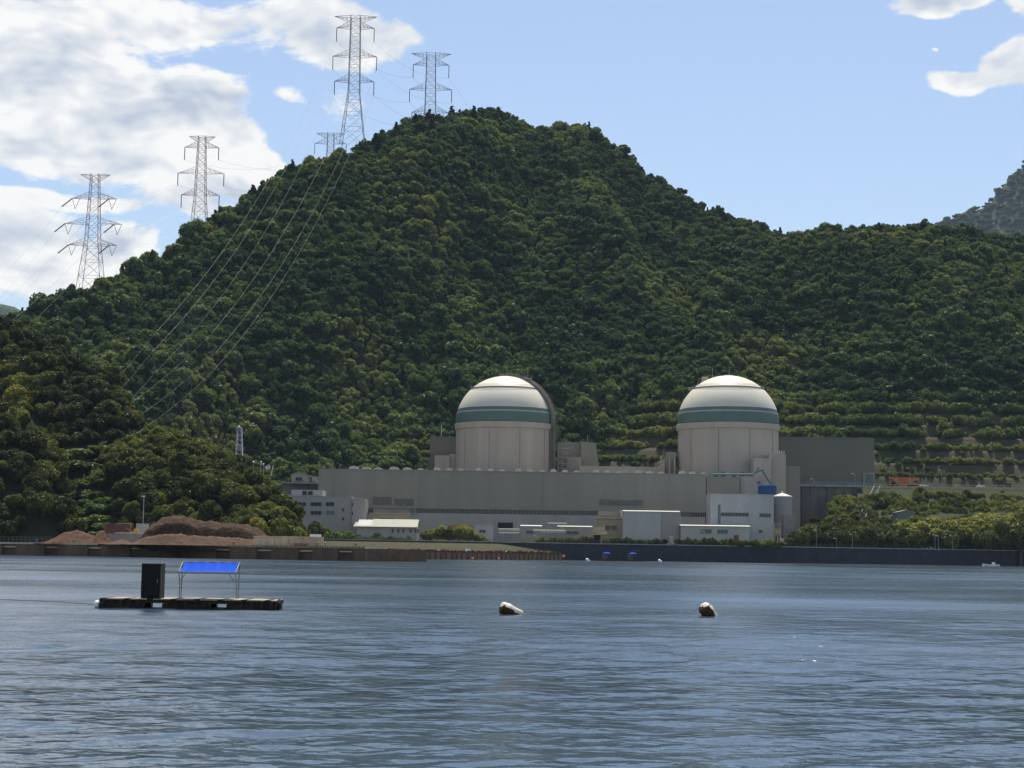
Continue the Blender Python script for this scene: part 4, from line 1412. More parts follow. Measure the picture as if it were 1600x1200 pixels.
# ------------------------------------------------------------------ reactor buildings
def reactor(name, label, cx_px, D, r_px, top_py, ring_py):
    c = P(cx_px, ring_py, D)
    Rr = r_px * D / FPX * 1.0
    zt_ = P(cx_px, top_py, D).z
    zr = c.z
    Hd = zt_ - zr
    t = thing(name, label, 'reactor building', (c.x, D, 39.5))
    C = (c.x, D, 0)
    MB().lathe([(Rr * .985, G0), (Rr * .985, zr - 3.3)], C, 96).build('cylinder_wall', M_CYL, t, smooth=True)
    MB().lathe([(Rr * .985, zr - 3.28), (Rr * 1.012, zr - 3.0), (Rr * 1.022, zr - .35), (Rr * 1.0, zr - .05)], C, 96).build('ring_beam', M_CYL, t)
    prof = lambda a0, a1, n, k=1.0: [(Rr * k * math.cos(a), zr + Hd * k * math.sin(a)) for a in np.linspace(a0, a1, n)]
    ang = lambda f: math.asin(f)
    # bands (fractions of the dome height)
    f0, f1, f2, f3 = .005, .205, .235, .30
    MB().lathe(prof(ang(f0), ang(f1), 10), C, 96).build('wide_green_band', M_GREEN, t, smooth=True)
    MB().lathe(prof(ang(f1), ang(f2), 4, .9995), C, 96).build('pale_band', M_BAND, t, smooth=True)
    MB().lathe(prof(ang(f2), ang(f3), 5), C, 96).build('narrow_green_band', M_GREEN, t, smooth=True)
    MB().lathe(prof(ang(f3), math.pi / 2, 40, .9995), C, 96).build('dome_shell', M_DOME, t, smooth=True)
    # joints in the cylinder
    for k in range(10):
        a = -math.pi / 2 + (k - 4.5) * .62
        x, y = c.x + Rr * .987 * math.cos(a), D + Rr * .987 * math.sin(a)
        MB().bar((x, y, 36), (x, y, zr - 3.3), .11).build('wall_joint', M_CONC_D, t)
    # walkway with railing round the upper dome
    fw = .735
    aw = ang(fw)
    rw_, zw = Rr * math.cos(aw), zr + Hd * fw
    MB().lathe([(rw_ - .3, zw - .25), (rw_ + .75, zw - .2), (rw_ + .75, zw - .02), (rw_ - .3, zw)], C, 72).build('walkway', M_RAIL, t)
    rl = MB()
    for hh in (.6, 1.15):
        pts = [(c.x + (rw_ + .7) * math.cos(a), D + (rw_ + .7) * math.sin(a), zw + hh) for a in np.linspace(0, 2 * math.pi, 73)]
        rl.path(pts, .055)
    for k in range(72):
        a = 2 * math.pi * k / 72
        rl.bar((c.x + (rw_ + .7) * math.cos(a), D + (rw_ + .7) * math.sin(a), zw), (c.x + (rw_ + .7) * math.cos(a), D + (rw_ + .7) * math.sin(a), zw + 1.15), .05)
    rl.build('railing', M_RAIL, t)
    MB().lathe([(2.2, zt_ - .25), (2.2, zt_ + .35), (0, zt_ + .6)], C, 24).build('top_hatch', M_CONC, t)
    MB().bar((c.x + .6, D, zt_ + .3), (c.x + .6, D, zt_ + 5), .09).build('lightning_rod', M_PALESTEEL, t)
    return t, c, Rr, zr, Hd, zt_


t1, c1, R1, zr1, Hd1, zt1_ = reactor('reactor_building', 'white domed reactor building with a curved stair gantry on its side', 789, 905, 77.5, 588, 663.5)
t2, c2, R2, zr2_, Hd2, zt2_ = reactor('reactor_building', 'white domed reactor building beside the dark grey hall', 1137.5, 890, 79.5, 587, 664.5)
# curved gantry of the first dome
phi = -math.radians(20)
ux, uy = math.cos(phi), math.sin(phi)
tx, ty = -uy, ux


def arc_pt(th, rr, off):
    return Vector((c1.x + ux * R1 * rr * math.cos(th) + tx * off, 905 + uy * R1 * rr * math.cos(th) + ty * off, zr1 + Hd1 * rr * math.sin(th)))


ga = MB()
ths = np.linspace(-0.02, math.radians(97), 34)
W_ = 2.6
vs, fs = [], []
for th in ths:
    tp_ = W_ * (1 - .72 * max(0, th / ths[-1]) ** 1.5)
    for rr, of in ((1.012, -tp_), (1.012, tp_), (1.05 - .018 * max(0, th / ths[-1]), tp_), (1.05 - .018 * max(0, th / ths[-1]), -tp_)):
        vs.append(arc_pt(th, rr, of))
for i in range(len(ths) - 1):
    for k in range(4):
        fs.append((i * 4 + k, i * 4 + (k + 1) % 4, (i + 1) * 4 + (k + 1) % 4, (i + 1) * 4 + k))
fs += [(0, 1, 2, 3), tuple(range(len(vs) - 4, len(vs)))]
g1_ = ga.add(vs, fs).build('curved_gantry', M_DKSTEEL, t1)
for of in (-W_, W_):
    b = MB()
    tw_ = lambda th: of * (1 - .72 * max(0, th / ths[-1]) ** 1.5)
    b.path([arc_pt(th, 1.085 - .015 * max(0, th), tw_(th)) for th in ths], .07)
    b.path([arc_pt(th, 1.068 - .015 * max(0, th), tw_(th)) for th in ths], .05)
    for th in ths:
        b.bar(arc_pt(th, 1.03, tw_(th)), arc_pt(th, 1.085 - .015 * max(0, th), tw_(th)), .06)
    b.build('gantry_railing', M_RAIL, g1_)
for th in np.linspace(.1, 1.15, 40):
    MB().bar(arc_pt(th, 1.058, -W_ * .9), arc_pt(th, 1.058, W_ * .9), .16).build('stair_tread', M_CREAM, g1_)
b = MB()
zb0 = 39
for sx_ in (-1, 1):
    for rr in (1.0, 1.09):
        p = arc_pt(0, rr, sx_ * W_)
        b.bar((p.x, p.y, zb0), p, .28)
for k in range(9):
    za = zb0 + (zr1 - zb0) * k / 9
    zc = zb0 + (zr1 - zb0) * (k + 1) / 9
    for sx_ in (-1, 1):
        p, q_ = arc_pt(0, 1.0, sx_ * W_), arc_pt(0, 1.09, sx_ * W_)
        b.bar((p.x, p.y, za), (q_.x, q_.y, zc), .16).bar((q_.x, q_.y, za), (p.x, p.y, za), .16)
    p, q_ = arc_pt(0, 1.05, -W_), arc_pt(0, 1.05, W_)
    b.bar((p.x, p.y, za), (q_.x, q_.y, zc), .3)
b.build('stair_tower', M_DKSTEEL, t1)
p0, p1 = arc_pt(0, .99, -W_ * .9), arc_pt(0, 1.05, W_ * .9)
MB().prism([(p0.x - .5, 39), (p1.x, 39), (p1.x, zr1), (p0.x - .5, zr1)], p0.y, p0.y + 1.5).build('stair_tower_screen', M_DKSTEEL, t1)
q_ = arc_pt(math.radians(62), 1.06, 0)
b = MB().box(q_.x - 1.6, q_.x + 1.6, q_.y - 1.5, q_.y + 1.5, q_.z, q_.z + .4)
for dx in (-1.5, 1.5):
    b.bar((q_.x + dx, q_.y - 1.4, q_.z - 2), (q_.x + dx, q_.y - 1.4, q_.z + 1.8), .12)
b.bar((q_.x - 3.4, q_.y - 1.4, q_.z - 3), (q_.x - 1.4, q_.y - 1.4, q_.z + .8), .14).bar((q_.x - 5, q_.y - 1.4, q_.z - .4), (q_.x - 1.4, q_.y - 1.4, q_.z + .6), .12)
b.build('inspection_platform', M_CREAM, t1)
MB().bar((q_.x - .6, q_.y, q_.z), (q_.x - .6, q_.y, q_.z + 6), .11).build('lightning_rod', M_PALESTEEL, t1)
# small things on the second dome
q_ = P(1101, 596, 893)
b = MB().box(q_.x - 1.4, q_.x + 1.8, 892, 896, q_.z - 2.5, q_.z + 2.4)
b.build('hatch_house', M_CREAM, t2)
b = MB()
for dx in (-3.8, -2.6):
    b.bar((q_.x + dx - 1.2, 893, q_.z - 4), (q_.x + dx + 1.6, 893, q_.z + 2), .13)
b.box(q_.x - 8.5, q_.x - 3, 892, 895, q_.z - 4.6, q_.z - 3.2)
b.build('access_ladder', M_RAIL, t2)
q_ = P(1113, 589, 889)
MB().bar((q_.x, 889, q_.z - 1), (q_.x, 889, P(1113, 573, 889).z), .11).build('lightning_rod', M_PALESTEEL, t2)

da = thing('grey_dome_annex', 'dark grey annex with a lightning mast left of the gantried dome', 'building', (P(690, 735, 915).x, 915, 39.5))
part(da, 'wall', (671.5, 682, 716, 745), 915, 24, M_DARKHALL, z0=30)
part(da, 'low_block', (679, 711.5, 702, 745), 903, 11.8, M_CYL, z0=30)
part(da, 'pipe_house', (702.3, 709.5, 712, 745), 905, 9, M_CYL, z0=30)
q_ = P(689.5, 682, 918)
MB().bar((q_.x, 918, q_.z), (q_.x, 918, P(689.5, 664, 918).z), .16).build('mast', M_WHITEP, da)
wd = thing('tan_wedge_building', 'tan building with a sloping right side between the two domes', 'building', (P(920, 735, 915).x, 915, 39.5))
pts = [P(908, 745, 912), P(938, 745, 912), P(931, 692, 912), P(908, 689.5, 912)]
MB().prism([(p.x, max(p.z, 30)) for p in pts], 912, 930).build('wall', M_CLAD2, wd)
part(wd, 'back_block', (872, 691, 907.5, 745), 916, 16, M_CLAD2, z0=30)
part(wd, 'low_block', (886, 714, 908, 745), 905, 6.8, M_OFFICE, z0=30)
q_ = P(918, 691, 915)
MB().bar((q_.x, 915, q_.z - .5), (q_.x, 915, q_.z + 4), .14).build('lightning_rod', M_PALESTEEL, wd)
sf = thing('steel_scaffold', 'weathered steel platform stack at the foot of the gantried dome', 'scaffold', (P(878, 735, 900).x, 900, 39))
b = MB()
for u in (872, 879, 887):
    for dd in (898, 902):
        p = P(u, 700, dd)
        MB().bar((p.x, dd, 36), (p.x, dd, p.z), .2).build('post', M_RAIL, sf)
for v in (700.5, 707, 715, 724, 732):
    p, q_ = P(869 if v < 705 else 871.5, v, 900), P(888.5 if v > 705 else 890, v, 900)
    MB().box(p.x, q_.x, 897.6, 902.4, p.z - .2, p.z + .12).build('platform', M_CREAM if v < 705 else M_RAIL, sf)
for v in (707, 715, 724):
    MB().bar(P(872, v + 8, 897.8), P(887, v, 897.8), .12).build('brace', M_RAIL, sf)
sf2 = thing('valve_stack', 'cluster of tan vent stacks left of the second dome', 'pipework', (P(1047, 735, 890).x, 890, 39))
for (u0, v0, u1, v1, mm) in ((1042, 706, 1056, 742, M_CLAD2), (1037, 717, 1045, 742, M_OFFICE), (1029, 728, 1038, 742, M_CYL)):
    part(sf2, 'housing', (u0, v0, u1, v1), 884 + (u0 % 3), 8, mm, z0=30)
for i, u in enumerate((1033, 1040, 1046.5, 1050, 1054)):
    p = P(u, 712 + (i * 7) % 12, 883)
    MB().bar((p.x, 883, 36), (p.x, 883, p.z), .35, 8).build('vent_pipe', M_DKSTEEL if i % 2 else M_CREAM, sf2)
rr_ = thing('roof_yard_wall', 'low tan wall behind the hall roof between the domes', 'wall', (P(985, 735, 900).x, 900, 38))
part(rr_, 'wall', (905, 729, 1058, 745), 895, 6, M_CYL, z0=30)

# ------------------------------------------------------------------ pylons and conductors
def pylon(name, label, u, top, base, D, gw, arms, w_top, w_waist, waist, w_base, ins=21, mats=None, group=None, tension=False, thick=.165):
    s = D / FPX
    m1, m2 = mats or (M_STEEL, M_STEEL)
    pb_, pt = P(u, base, D), P(u, top, D)
    cx_, H0, H1 = pt.x, pb_.z - 2, pt.z
    t = thing(name, label, 'pylon', (cx_, D, pb_.z), group)
    zof = lambda v: P(u, v, D).z
    prof = [(H0, w_base * s), (zof(waist), w_waist * s), (H1, w_top * s)]

    def half(z):
        return float(np.interp(z, [p[0] for p in prof], [p[1] for p in prof]))
    corners = [(-1, -1), (1, -1), (1, 1), (-1, 1)]
    for (sx, sy) in corners:
        lg = MB()
        for (za, wa), (zb1, wb) in zip(prof[:-1], prof[1:]):
            lg.bar((cx_ + sx * wa, D + sy * wa, za), (cx_ + sx * wb, D + sy * wb, zb1), thick * 1.15)
        lg.build('leg', m1, t)
    # bracing, panel by panel
    zs_, z = [H0], H0
    while z < H1 - 1:
        z = min(H1, z + max(2.6, half(z) * 1.55))
        zs_.append(z)
    for i in range(len(zs_) - 1):
        a, c = zs_[i], zs_[i + 1]
        wa, wb = half(a), half(c)
        b = MB()
        for k in range(4):
            (x0, y0), (x1, y1) = corners[k], corners[(k + 1) % 4]
            b.bar((cx_ + x0 * wa, D + y0 * wa, a), (cx_ + x1 * wb, D + y1 * wb, c), thick * .62)
            b.bar((cx_ + x1 * wa, D + y1 * wa, a), (cx_ + x0 * wb, D + y0 * wb, c), thick * .62)
            b.bar((cx_ + x0 * wb, D + y0 * wb, c), (cx_ + x1 * wb, D + y1 * wb, c), thick * .62)
        b.build('bracing', m2 if i % 2 else m1, t)
    tips = []
    for j, (v, hw) in enumerate([(top, gw)] + arms):
        z = zof(v)
        wz = half(z)
        L_ = hw * s
        rise = (-9 if j == 0 else 9.5) * s
        for sd in (-1, 1):
            b = MB()
            tip = Vector((cx_ + sd * L_, D, z))
            for sy in (-1, 1):
                root = Vector((cx_ + sd * wz, D + sy * wz, z))
                top_r = Vector((cx_ + sd * half(z + rise), D + sy * half(z + rise), z + rise))
                b.bar(root, tip, thick * .9)
                b.bar(top_r, tip, thick * .8)
                for f in (.25, .5, .75):
                    b.bar(root.lerp(tip, f), top_r.lerp(tip, f), thick * .5)
                    b.bar(root.lerp(tip, f - .25), top_r.lerp(tip, f), thick * .45)
            b.bar((cx_ + sd * wz, D - wz, z), (cx_ + sd * wz, D + wz, z), thick * .7)
            b.build('crossarm', m2 if j % 2 == 0 else m1, t)
        if j == 0:
            tips.append((Vector((cx_ - L_, D, z)), Vector((cx_ + L_, D, z))))
            continue
        ends = []
        for sd in (-1, 1):
            tip = Vector((cx_ + sd * L_, D, z))
            if not tension:
                end = tip + Vector((0, 0, -ins * s))
                i_ = MB()
                i_.bar(tip, end, .26, 6)
                for kk in range(9):
                    zz = tip.z - (tip.z - end.z) * (kk + .5) / 9
                    i_.lathe([(.1, zz - .1), (.42, zz - .12), (.12, zz + .16)], (tip.x, tip.y, 0), 8)
                i_.build('insulator', M_INSUL, t)
            else:
                tip = tip if sd < 0 else tip + Vector((-12 * s, 0, 0))
                end = tip + Vector((-14 * s, -3, -15 * s))
                MB().bar(tip, end, .34, 6).build('insulator', M_INSUL, t)
                bot = tip + Vector((5 * s, 0, -17 * s))
                MB().bar(tip + Vector((0, 0, 0)), bot, .13, 6).build('insulator', M_INSUL, t)
                MB().bar(tip + Vector((12 * s, 0, 0)), bot, .13, 6).build('insulator', M_INSUL, t)
            ends.append(end)
        tips.append(tuple(ends))
    return tips


GP = 'power pylons on the hill'
M_DIMSTEEL = mat('weathered_steel', (0.085, 0.088, 0.075), .7, .2, .3)
RW = (M_REDSTEEL, M_PALESTEEL)
T1 = pylon('pylon', 'tall grey lattice pylon rising highest above the main hill ridge', 556, 26, 226, 1196, 34, [(44, 30), (88.5, 35), (127.5, 31.5)], 7.5, 9, 145, 19.5, 22, (M_STEEL, M_STEEL), GP)
T2 = pylon('pylon', 'grey lattice pylon standing on the summit of the main hill', 674, 84, 205, 1300, 32, [(101.5, 28.5), (140, 33.5), (176, 29)], 7, 8.5, 172, 13, 21, (M_STEEL, M_STEEL), GP)
T3 = pylon('pylon', 'pylon almost hidden behind the ridge, only its top showing', 517, 208.5, 330, 1480, 23, [(224.5, 25), (262, 28), (290, 25)], 5, 6.5, 290, 11, 17, (M_STEEL, M_STEEL), GP, thick=.15)
T4 = pylon('pylon', 'pale red pylon with hanging insulators half way up the left ridge', 316, 213.5, 366, 1104, 21, [(230.5, 27), (271, 36.5), (305, 30)], 5.5, 8.5, 310, 13.5, 20, RW, GP, thick=.15)
T5 = pylon('pylon', 'red and white pylon with slanting insulators at the foot of the ridge', 149, 273, 458, 1008, 24, [(310.5, 35), (350, 45), (383, 38)], 6, 10.5, 378, 20, 15, RW, GP, tension=True, thick=.15)
T6 = pylon('pylon', 'faint grey pylon standing in the trees on the left slope below the wires', 288, 492, 652, 800, 24, [(508, 44), (540, 50), (572, 44)], 6, 9, 580, 20, 12, (M_DIMSTEEL, M_DIMSTEEL), GP, thick=.055)


def wire(a, b, sag, label, group, r=.12):
    pts = []
    for i in range(29):
        t = i / 28
        p = Vector(a).lerp(Vector(b), t)
        p.z -= sag * 4 * t * (1 - t)
        pts.append(p)
    return tag(MB().path(pts, r, 3).build('power_line', M_WIRE), label, 'power line', group)


LV = ['top', 'middle', 'bottom']
for j in range(3):
    for sd in (0, 1):
        side = ('left', 'right')[sd]
        wire(T1[j + 1][sd], T6[j + 1][sd], 19, '%s %s hand conductor running down the slope from the tallest pylon' % (LV[j], side), 'conductors down the main hill slope', .052)
        wire(T1[j + 1][sd], T2[j + 1][sd], 7, '%s %s hand conductor between the tallest pylon and the summit pylon' % (LV[j], side), 'conductors between tallest and summit pylon', .06)
        wire(T3[j + 1][sd], T4[j + 1][sd], 10, '%s %s hand conductor from the hidden pylon to the pale red pylon' % (LV[j], side), 'conductors along the left ridge', .055)
        wire(T4[j + 1][sd], T5[j + 1][sd], 6, '%s %s hand conductor between the pale red and the red white pylon' % (LV[j], side), 'conductors along the lower left ridge', .055)
        e = P(-140 + 30 * sd, 560 + 35 * j, 880)
        wire(T5[j + 1][sd], e, 6, '%s %s hand conductor leaving the red white pylon towards the left' % (LV[j], side), 'conductors leaving to the left', .055)
        e = P(60 + 40 * sd, 690 + 22 * j, 730)
        wire(T6[j + 1][sd], e, 5, '%s %s hand conductor from the faint slope pylon behind the headland' % (LV[j], side), 'conductors behind the headland', .045)
        e = P(860 + 20 * sd, 330 + 10 * j, 1560)
        wire(T2[j + 1][sd], e, 8, '%s %s hand conductor from the summit pylon over the ridge' % (LV[j], side), 'conductors over the summit', .06)
T7 = thing('lattice_mast', 'small pale lattice mast rising behind the headland knoll', 'mast', (P(373, 716, 660).x, 660, P(373, 716, 660).z))
s7 = 660 / FPX
p0 = P(373.5, 730, 660)
p1 = P(373.5, 668.5, 660)
for sx in (-1, 1):
    for sy in (-1, 1):
        MB().bar((p0.x + sx * 6 * s7, 660 + sy * 6 * s7, p0.z), (p1.x + sx * 3 * s7, 660 + sy * 3 * s7, p1.z), .14).build('leg', M_PALESTEEL, T7)
b = MB()
for k in range(8):
    za, zb1 = p0.z + (p1.z - p0.z) * k / 8, p0.z + (p1.z - p0.z) * (k + 1) / 8
    wa, wb = (6 - 3 * k / 8) * s7, (6 - 3 * (k + 1) / 8) * s7
    for sy in (-1, 1):
        b.bar((p0.x - wa, 660 + sy * wa, za), (p0.x + wb, 660 + sy * wb, zb1), .09).bar((p0.x + wa, 660 + sy * wa, za), (p0.x - wb, 660 + sy * wb, zb1), .09)
    for sx in (-1, 1):
        b.bar((p0.x + sx * wa, 660 - wa, za), (p0.x + sx * wb, 660 + wb, zb1), .09)
b.build('bracing', M_PALESTEEL, T7)
MB().box(p1.x - .8, p1.x + .8, 659.2, 660.8, p1.z, p1.z + .35).build('platform', M_WHITEP, T7)
MB().lathe([(0, 0), (.3, 0), (.3, .5), (0, .6)], (p1.x, 660, p1.z + .35), 10).build('lamp', M_WHITEP, T7)

# white angular frame on the knoll
sg = thing('trig_beacon', 'small white triangular beacon with a pole on the crest of the knoll', 'beacon', (P(419, 742, 566).x, 566, P(419, 742, 566).z))
b = MB()
for (a, c) in (((413.5, 731), (420, 726)), ((420, 726), (422, 731.5)), ((413.5, 731), (422, 731.5)), ((420, 726), (416.5, 730.5))):
    b.bar(P(a[0], a[1], 556), P(c[0], c[1], 556), .22)
b.build('triangle', M_WHITEP, sg)
MB().bar(P(427, 727, 556), P(423.5, 743, 556), .14).build('pole', M_WHITEP, sg)
for u, v in ((396, 721.5), (408, 721.5), (412, 725)):
    q_ = P(u, v, 557)
    MB().bar((q_.x, 557, q_.z - 4), (q_.x, 557, q_.z), .035).lathe([(0, -.25), (.28, 0), (0, .28)], (q_.x, 557, q_.z), 8).build('lamp_post', M_WHITEP, sg)

# ------------------------------------------------------------------ left quay
Q0, Q1 = P(-220, 865, 512), P(571, 865, 429)
qa, qb = Vector((Q0.x, 512, 0)), Vector((Q1.x, 429, 0))
qd = (qb - qa).normalized()
qn = Vector((-qd.y, qd.x, 0))           # away from the camera
QZ = 3.45


def q_at(u):
    """point on the quay face seen in column u"""
    k = P(u, 865, 100).x / 100
    # qa + s*qd with x = k*y
    s = (k * qa.y - qa.x) / (qd.x - k * qd.y)
    return s


def obox(m, s0, s1, f, bk, z0, z1):
    """box along the quay line: from s0 to s1, front offset f (towards camera), back offset bk"""
    vs = []
    for s in (s0, s1):
        for o in (-f, bk):
            for z in (z0, z1):
                p = qa + qd * s + qn * o
                vs.append((p.x, p.y, z))
    return m.add(vs, [(0, 1, 3, 2), (4, 6, 7, 5), (0, 4, 5, 1), (2, 3, 7, 6), (0, 2, 6, 4), (1, 5, 7, 3)])


SQ = (qb - qa).length
quay = thing('quay', 'long rust stained concrete quay with recessed bays under the headland', 'quay', tuple(qa + qd * (SQ * .6)))
obox(MB(), 0, SQ, -.9, 30, -1.5, QZ - .35).build('quay_wall', M_PIER, quay)
obox(MB(), 0, SQ, .15, 7.0, QZ - .345, QZ + .12).build('coping', M_QUAYTOP, quay)
_ap = [P(-220, 865, 519.2), P(570, 865, 436.4), P(508, 865, 540), P(-220, 865, 560)]
MB().add([(p.x, p.y, z) for z in (-1, QZ - .05) for p in _ap], [(0, 1, 2, 3), (4, 5, 6, 7), (0, 1, 5, 4), (1, 2, 6, 5), (2, 3, 7, 6), (3, 0, 4, 7)]).build('apron', mat('quay_apron', (0.26, 0.21, 0.155), 1.0, .3, .15, color2=(.17, .15, .09), bump=.05), quay)
bays = [-190, -124, -58, 3, 69, 136, 203, 271, 337, 401, 466, 528]
prev = 0.0
for i, u in enumerate(bays):
    s0, s1 = q_at(u), q_at(u + 22)
    obox(MB(), prev, s0, .02, .88, -1.5, QZ - .37).build('wall_panel', M_QUAY, quay)
    fe = obox(MB(), s0 + .05, s1 - .05, -.4, .88, QZ - 1.3, QZ - .95).build('fender_beam', M_QUAYTOP, quay)
    obox(MB(), s0 + .15, s1 - .15, -.35, .88, QZ - .8, QZ - .5).build('fender_beam', M_RUST, quay)
    prev = s1
obox(MB(), prev, SQ, .02, .88, -1.5, QZ - .37).build('wall_panel', M_QUAY, quay)
b = MB()
nt_ = 260
for i in range(nt_):
    s = SQ * (i + .5) / nt_
    if s > q_at(215):
        obox(b, s - .16, s + .16, .24, -.151, QZ - .3 - .25 * random.random(), QZ + .12 + .1 * random.random())
b.build('timber_kerb_teeth', M_RUST, quay)
for u in (111, 362, 492, 505, 553):
    s = q_at(u)
    pz = qa + qd * s + qn * .8
    MB().lathe([(.28, QZ), (.2, QZ + .5), (.42, QZ + .75), (.42, QZ + 1.0), (0, QZ + 1.1)], (pz.x, pz.y, 0), 10).build('bollard', M_DKSTEEL, quay)

# panelled concrete wall behind the quay
pw = thing('panel_wall', 'stained cream panel wall on the quay behind the big soil heap', 'wall', (P(450, 855, 452).x, 452, QZ))
for i in range(10):
    u0, u1 = 396 + i * 10.9, 396 + (i + 1) * 10.9
    x0, x1, za, zb_ = xz(u0 + .15, 839.5, u1 - .15, 858, 449)
    MB().box(x0, x1, 449 + .15 * (i % 2), 450.2, QZ - .1, zb_).build('panel', M_CREAM, pw)
x0, x1, za, zb_ = xz(395, 838.3, 505.5, 839.6, 449)
MB().box(x0, x1, 448.8, 450.3, za + .02, zb_ + .05).build('coping', M_QUAYTOP, pw)
x0, x1, za, zb_ = xz(459, 850, 480, 855.5, 444)
cr = tag(MB().box(x0, x1, 444, 446, QZ - .02, zb_).box(x0 - .1, x1 + .1, 443.9, 446.1, zb_ + .003, zb_ + .2).build('rusty_box', M_RUST), 'rusty brown lidded box in front of the cream panel wall', 'box')
x0, x1, za, zb_ = xz(484, 834.8, 500.5, 840, 458)
MB_ = thing('parked_van', 'white van roof showing above the cream panel wall', 'van', ((x0 + x1) / 2, 458, QZ))
MB().box(x0, x1, 458, 460, za - .3, zb_).build('body', M_WHITEP, MB_)
MB().box(x0 - 1.0, x0 - .003, 458, 460, za - 1.2, zb_ - .9).build('bonnet', M_WHITEP, MB_)


# soil heaps
def heap(name, label, outline, D, depth, m, base=QZ - .1, scarp=None, seed=0):
    us = np.linspace(outline[0][0], outline[-1][0], 120)
    ts = np.linspace(0, 1, 44)
    o = [(u, P(u, float(interp(outline, u)), D).z) for u in us]
    t = thing(name, label, 'heap', (P((us[0] + us[-1]) / 2, 850, D).x, D, base))

    def sheet(f, z_off=0):
        vs = []
        for i, (u, zt) in enumerate(o):
            for tt in ts:
                y = D - depth * .62 + depth * tt
                x = P(u, 850, D).x + .0
                h = max(0, zt - base)
                n1 = float(fbm(x / 2.6 + seed, y / 2.6, 4)) * 1.0 + float(fbm(x / .7 + seed, y / .7, 2)) * .5
                z = base + h * f(tt) + n1 * (.25 + .12 * h) * math.sin(math.pi * min(1, tt * 1.02)) + z_off
                if i in (0, len(o) - 1):
                    z = base - .3
                vs.append((x + n1 * .4, y + n1 * .5, z))
        m_ = len(ts)
        fs = [(i * m_ + k, (i + 1) * m_ + k, (i + 1) * m_ + k + 1, i * m_ + k + 1) for i in range(len(o) - 1) for k in range(m_ - 1)]
        return MB().add(vs, fs)
    full = lambda tt: math.sin(math.pi * min(tt / 1.24, 1)) ** 1.1 if tt < .62 else math.cos((tt - .62) / .38 * math.pi / 2)
    if scarp:
        low = lambda tt: min(full(tt), .36) * (1 if tt < .75 else max(0, (1 - tt) / .25))
        top_ = lambda tt: -.25 if tt < .25 else (full(tt) * (1 if tt > .36 else (tt - .25) / .11 * 1.0))
        sheet(low).build('soil_slope', M_SOIL_L, t, smooth=True)
        sheet(top_, .12).build('mulch_top', m, t, smooth=True)
    else:
        sheet(full).build('soil', m, t, smooth=True)
    return t


heap('soil_heap', 'large long heap of dark mulch over pale soil on the quay', [(205, 850), (222, 843), (234, 824), (252, 812), (272, 806), (288, 809), (312, 817), (350, 818), (382, 820), (402, 828), (420, 840), (438, 851)], 462, 22, M_MULCH, scarp=True, seed=1)
heap('soil_heap', 'low red brown soil heap at the left of the quay', [(66, 851), (82, 843), (100, 832), (118, 829), (140, 834), (158, 843), (170, 850)], 483, 14, M_SOIL, seed=2)
heap('soil_heap', 'small steep brown soil heap beside the low red heap', [(142, 850), (150, 836), (156, 829), (163, 830), (168, 840), (176, 850)], 478, 9, M_SOIL, seed=3)
heap('soil_heap', 'pale pink gravel heap in front of the brown heaps', [(160, 852), (178, 846), (190, 843), (200, 845), (213, 851)], 466, 8, M_SOIL_L, seed=4)
rgS = random.Random(4)
for i in range(26):
    u = rgS.uniform(215, 450)
    s = q_at(u)
    p = qa + qd * s + qn * rgS.uniform(6, 12)
    a = rgS.uniform(-.9, .9)
    L_ = rgS.uniform(.5, 1.8)
    tag(MB().bar((p.x - L_ * math.cos(a) / 2, p.y - .3, QZ + .08), (p.x + L_ * math.cos(a) / 2, p.y + .3, QZ + .12 + abs(math.sin(a)) * .5 * L_), .08, 5).build('driftwood', M_CREAM),
        'pale piece of driftwood lying at the foot of the big soil heap', 'driftwood', 'driftwood on the quay')
ctn = thing('brown_container', 'red brown container standing behind the soil heaps', 'container', (P(184, 835, 494).x, 494, QZ))
x0, x1, za, zb_ = xz(164, 818.5, 202.5, 833, 494)
MB().box(x0, x1, 494, 496.6, QZ - .05, zb_).build('body', mat('container_red', (0.16, 0.075, 0.06), .7, .2, .5), ctn)
for i in range(16):
    xx = x0 + (x1 - x0) * (i + .5) / 16
    MB().box(xx - .1, xx + .1, 493.88, 493.998, QZ + .1, zb_ - .15).build('corrugation', MATS['container_red'], ctn)
MB().box(x0 + 3, x1, 493.9, 496.7, zb_ + .004, zb_ + .14).build('lid', M_CREAM, ctn)
ww = thing('white_wall', 'short pale concrete wall left of the big soil heap', 'wall', (P(221, 833, 492).x, 492, QZ))
x0, x1, za, zb_ = xz(212.5, 818.5, 232, 834, 492)
MB().box(x0, x1, 492, 492.6, QZ - .05, zb_).build('panel', M_WHITE, ww)
MB().box(x0 - .1, x1 + .1, 491.9, 492.7, zb_ + .004, zb_ + .15).build('coping', M_CONC, ww)
gw_ = thing('grey_wall', 'low grey concrete wall under the yellow digger', 'wall', (P(200, 840, 484).x, 484, QZ))
x0, x1, za, zb_ = xz(168, 834, 220, 846, 484)
MB().box(x0, x1, 484, 484.8, QZ - .05, zb_).build('panel', M_CONC, gw_)
x0, x1, za, zb_ = xz(180, 832.3, 222, 834, 484)
MB().box(x0, x1, 483.7, 485.1, zb_ - .25, zb_ + .05).build('coping', M_ROOFW, gw_)
dg = thing('digger', 'small yellow digger parked behind the low grey wall', 'digger', (P(211, 834, 487).x, 487, QZ))
q_ = P(211, 831.5, 487)
MB().box(q_.x - 1.1, q_.x + 1.2, 486, 488, q_.z - .6, q_.z + .25).build('body', M_YELLOW, dg)
MB().box(q_.x - .3, q_.x + .8, 486.2, 487.8, q_.z + .253, q_.z + 1.0).build('cab', M_YELLOW, dg)
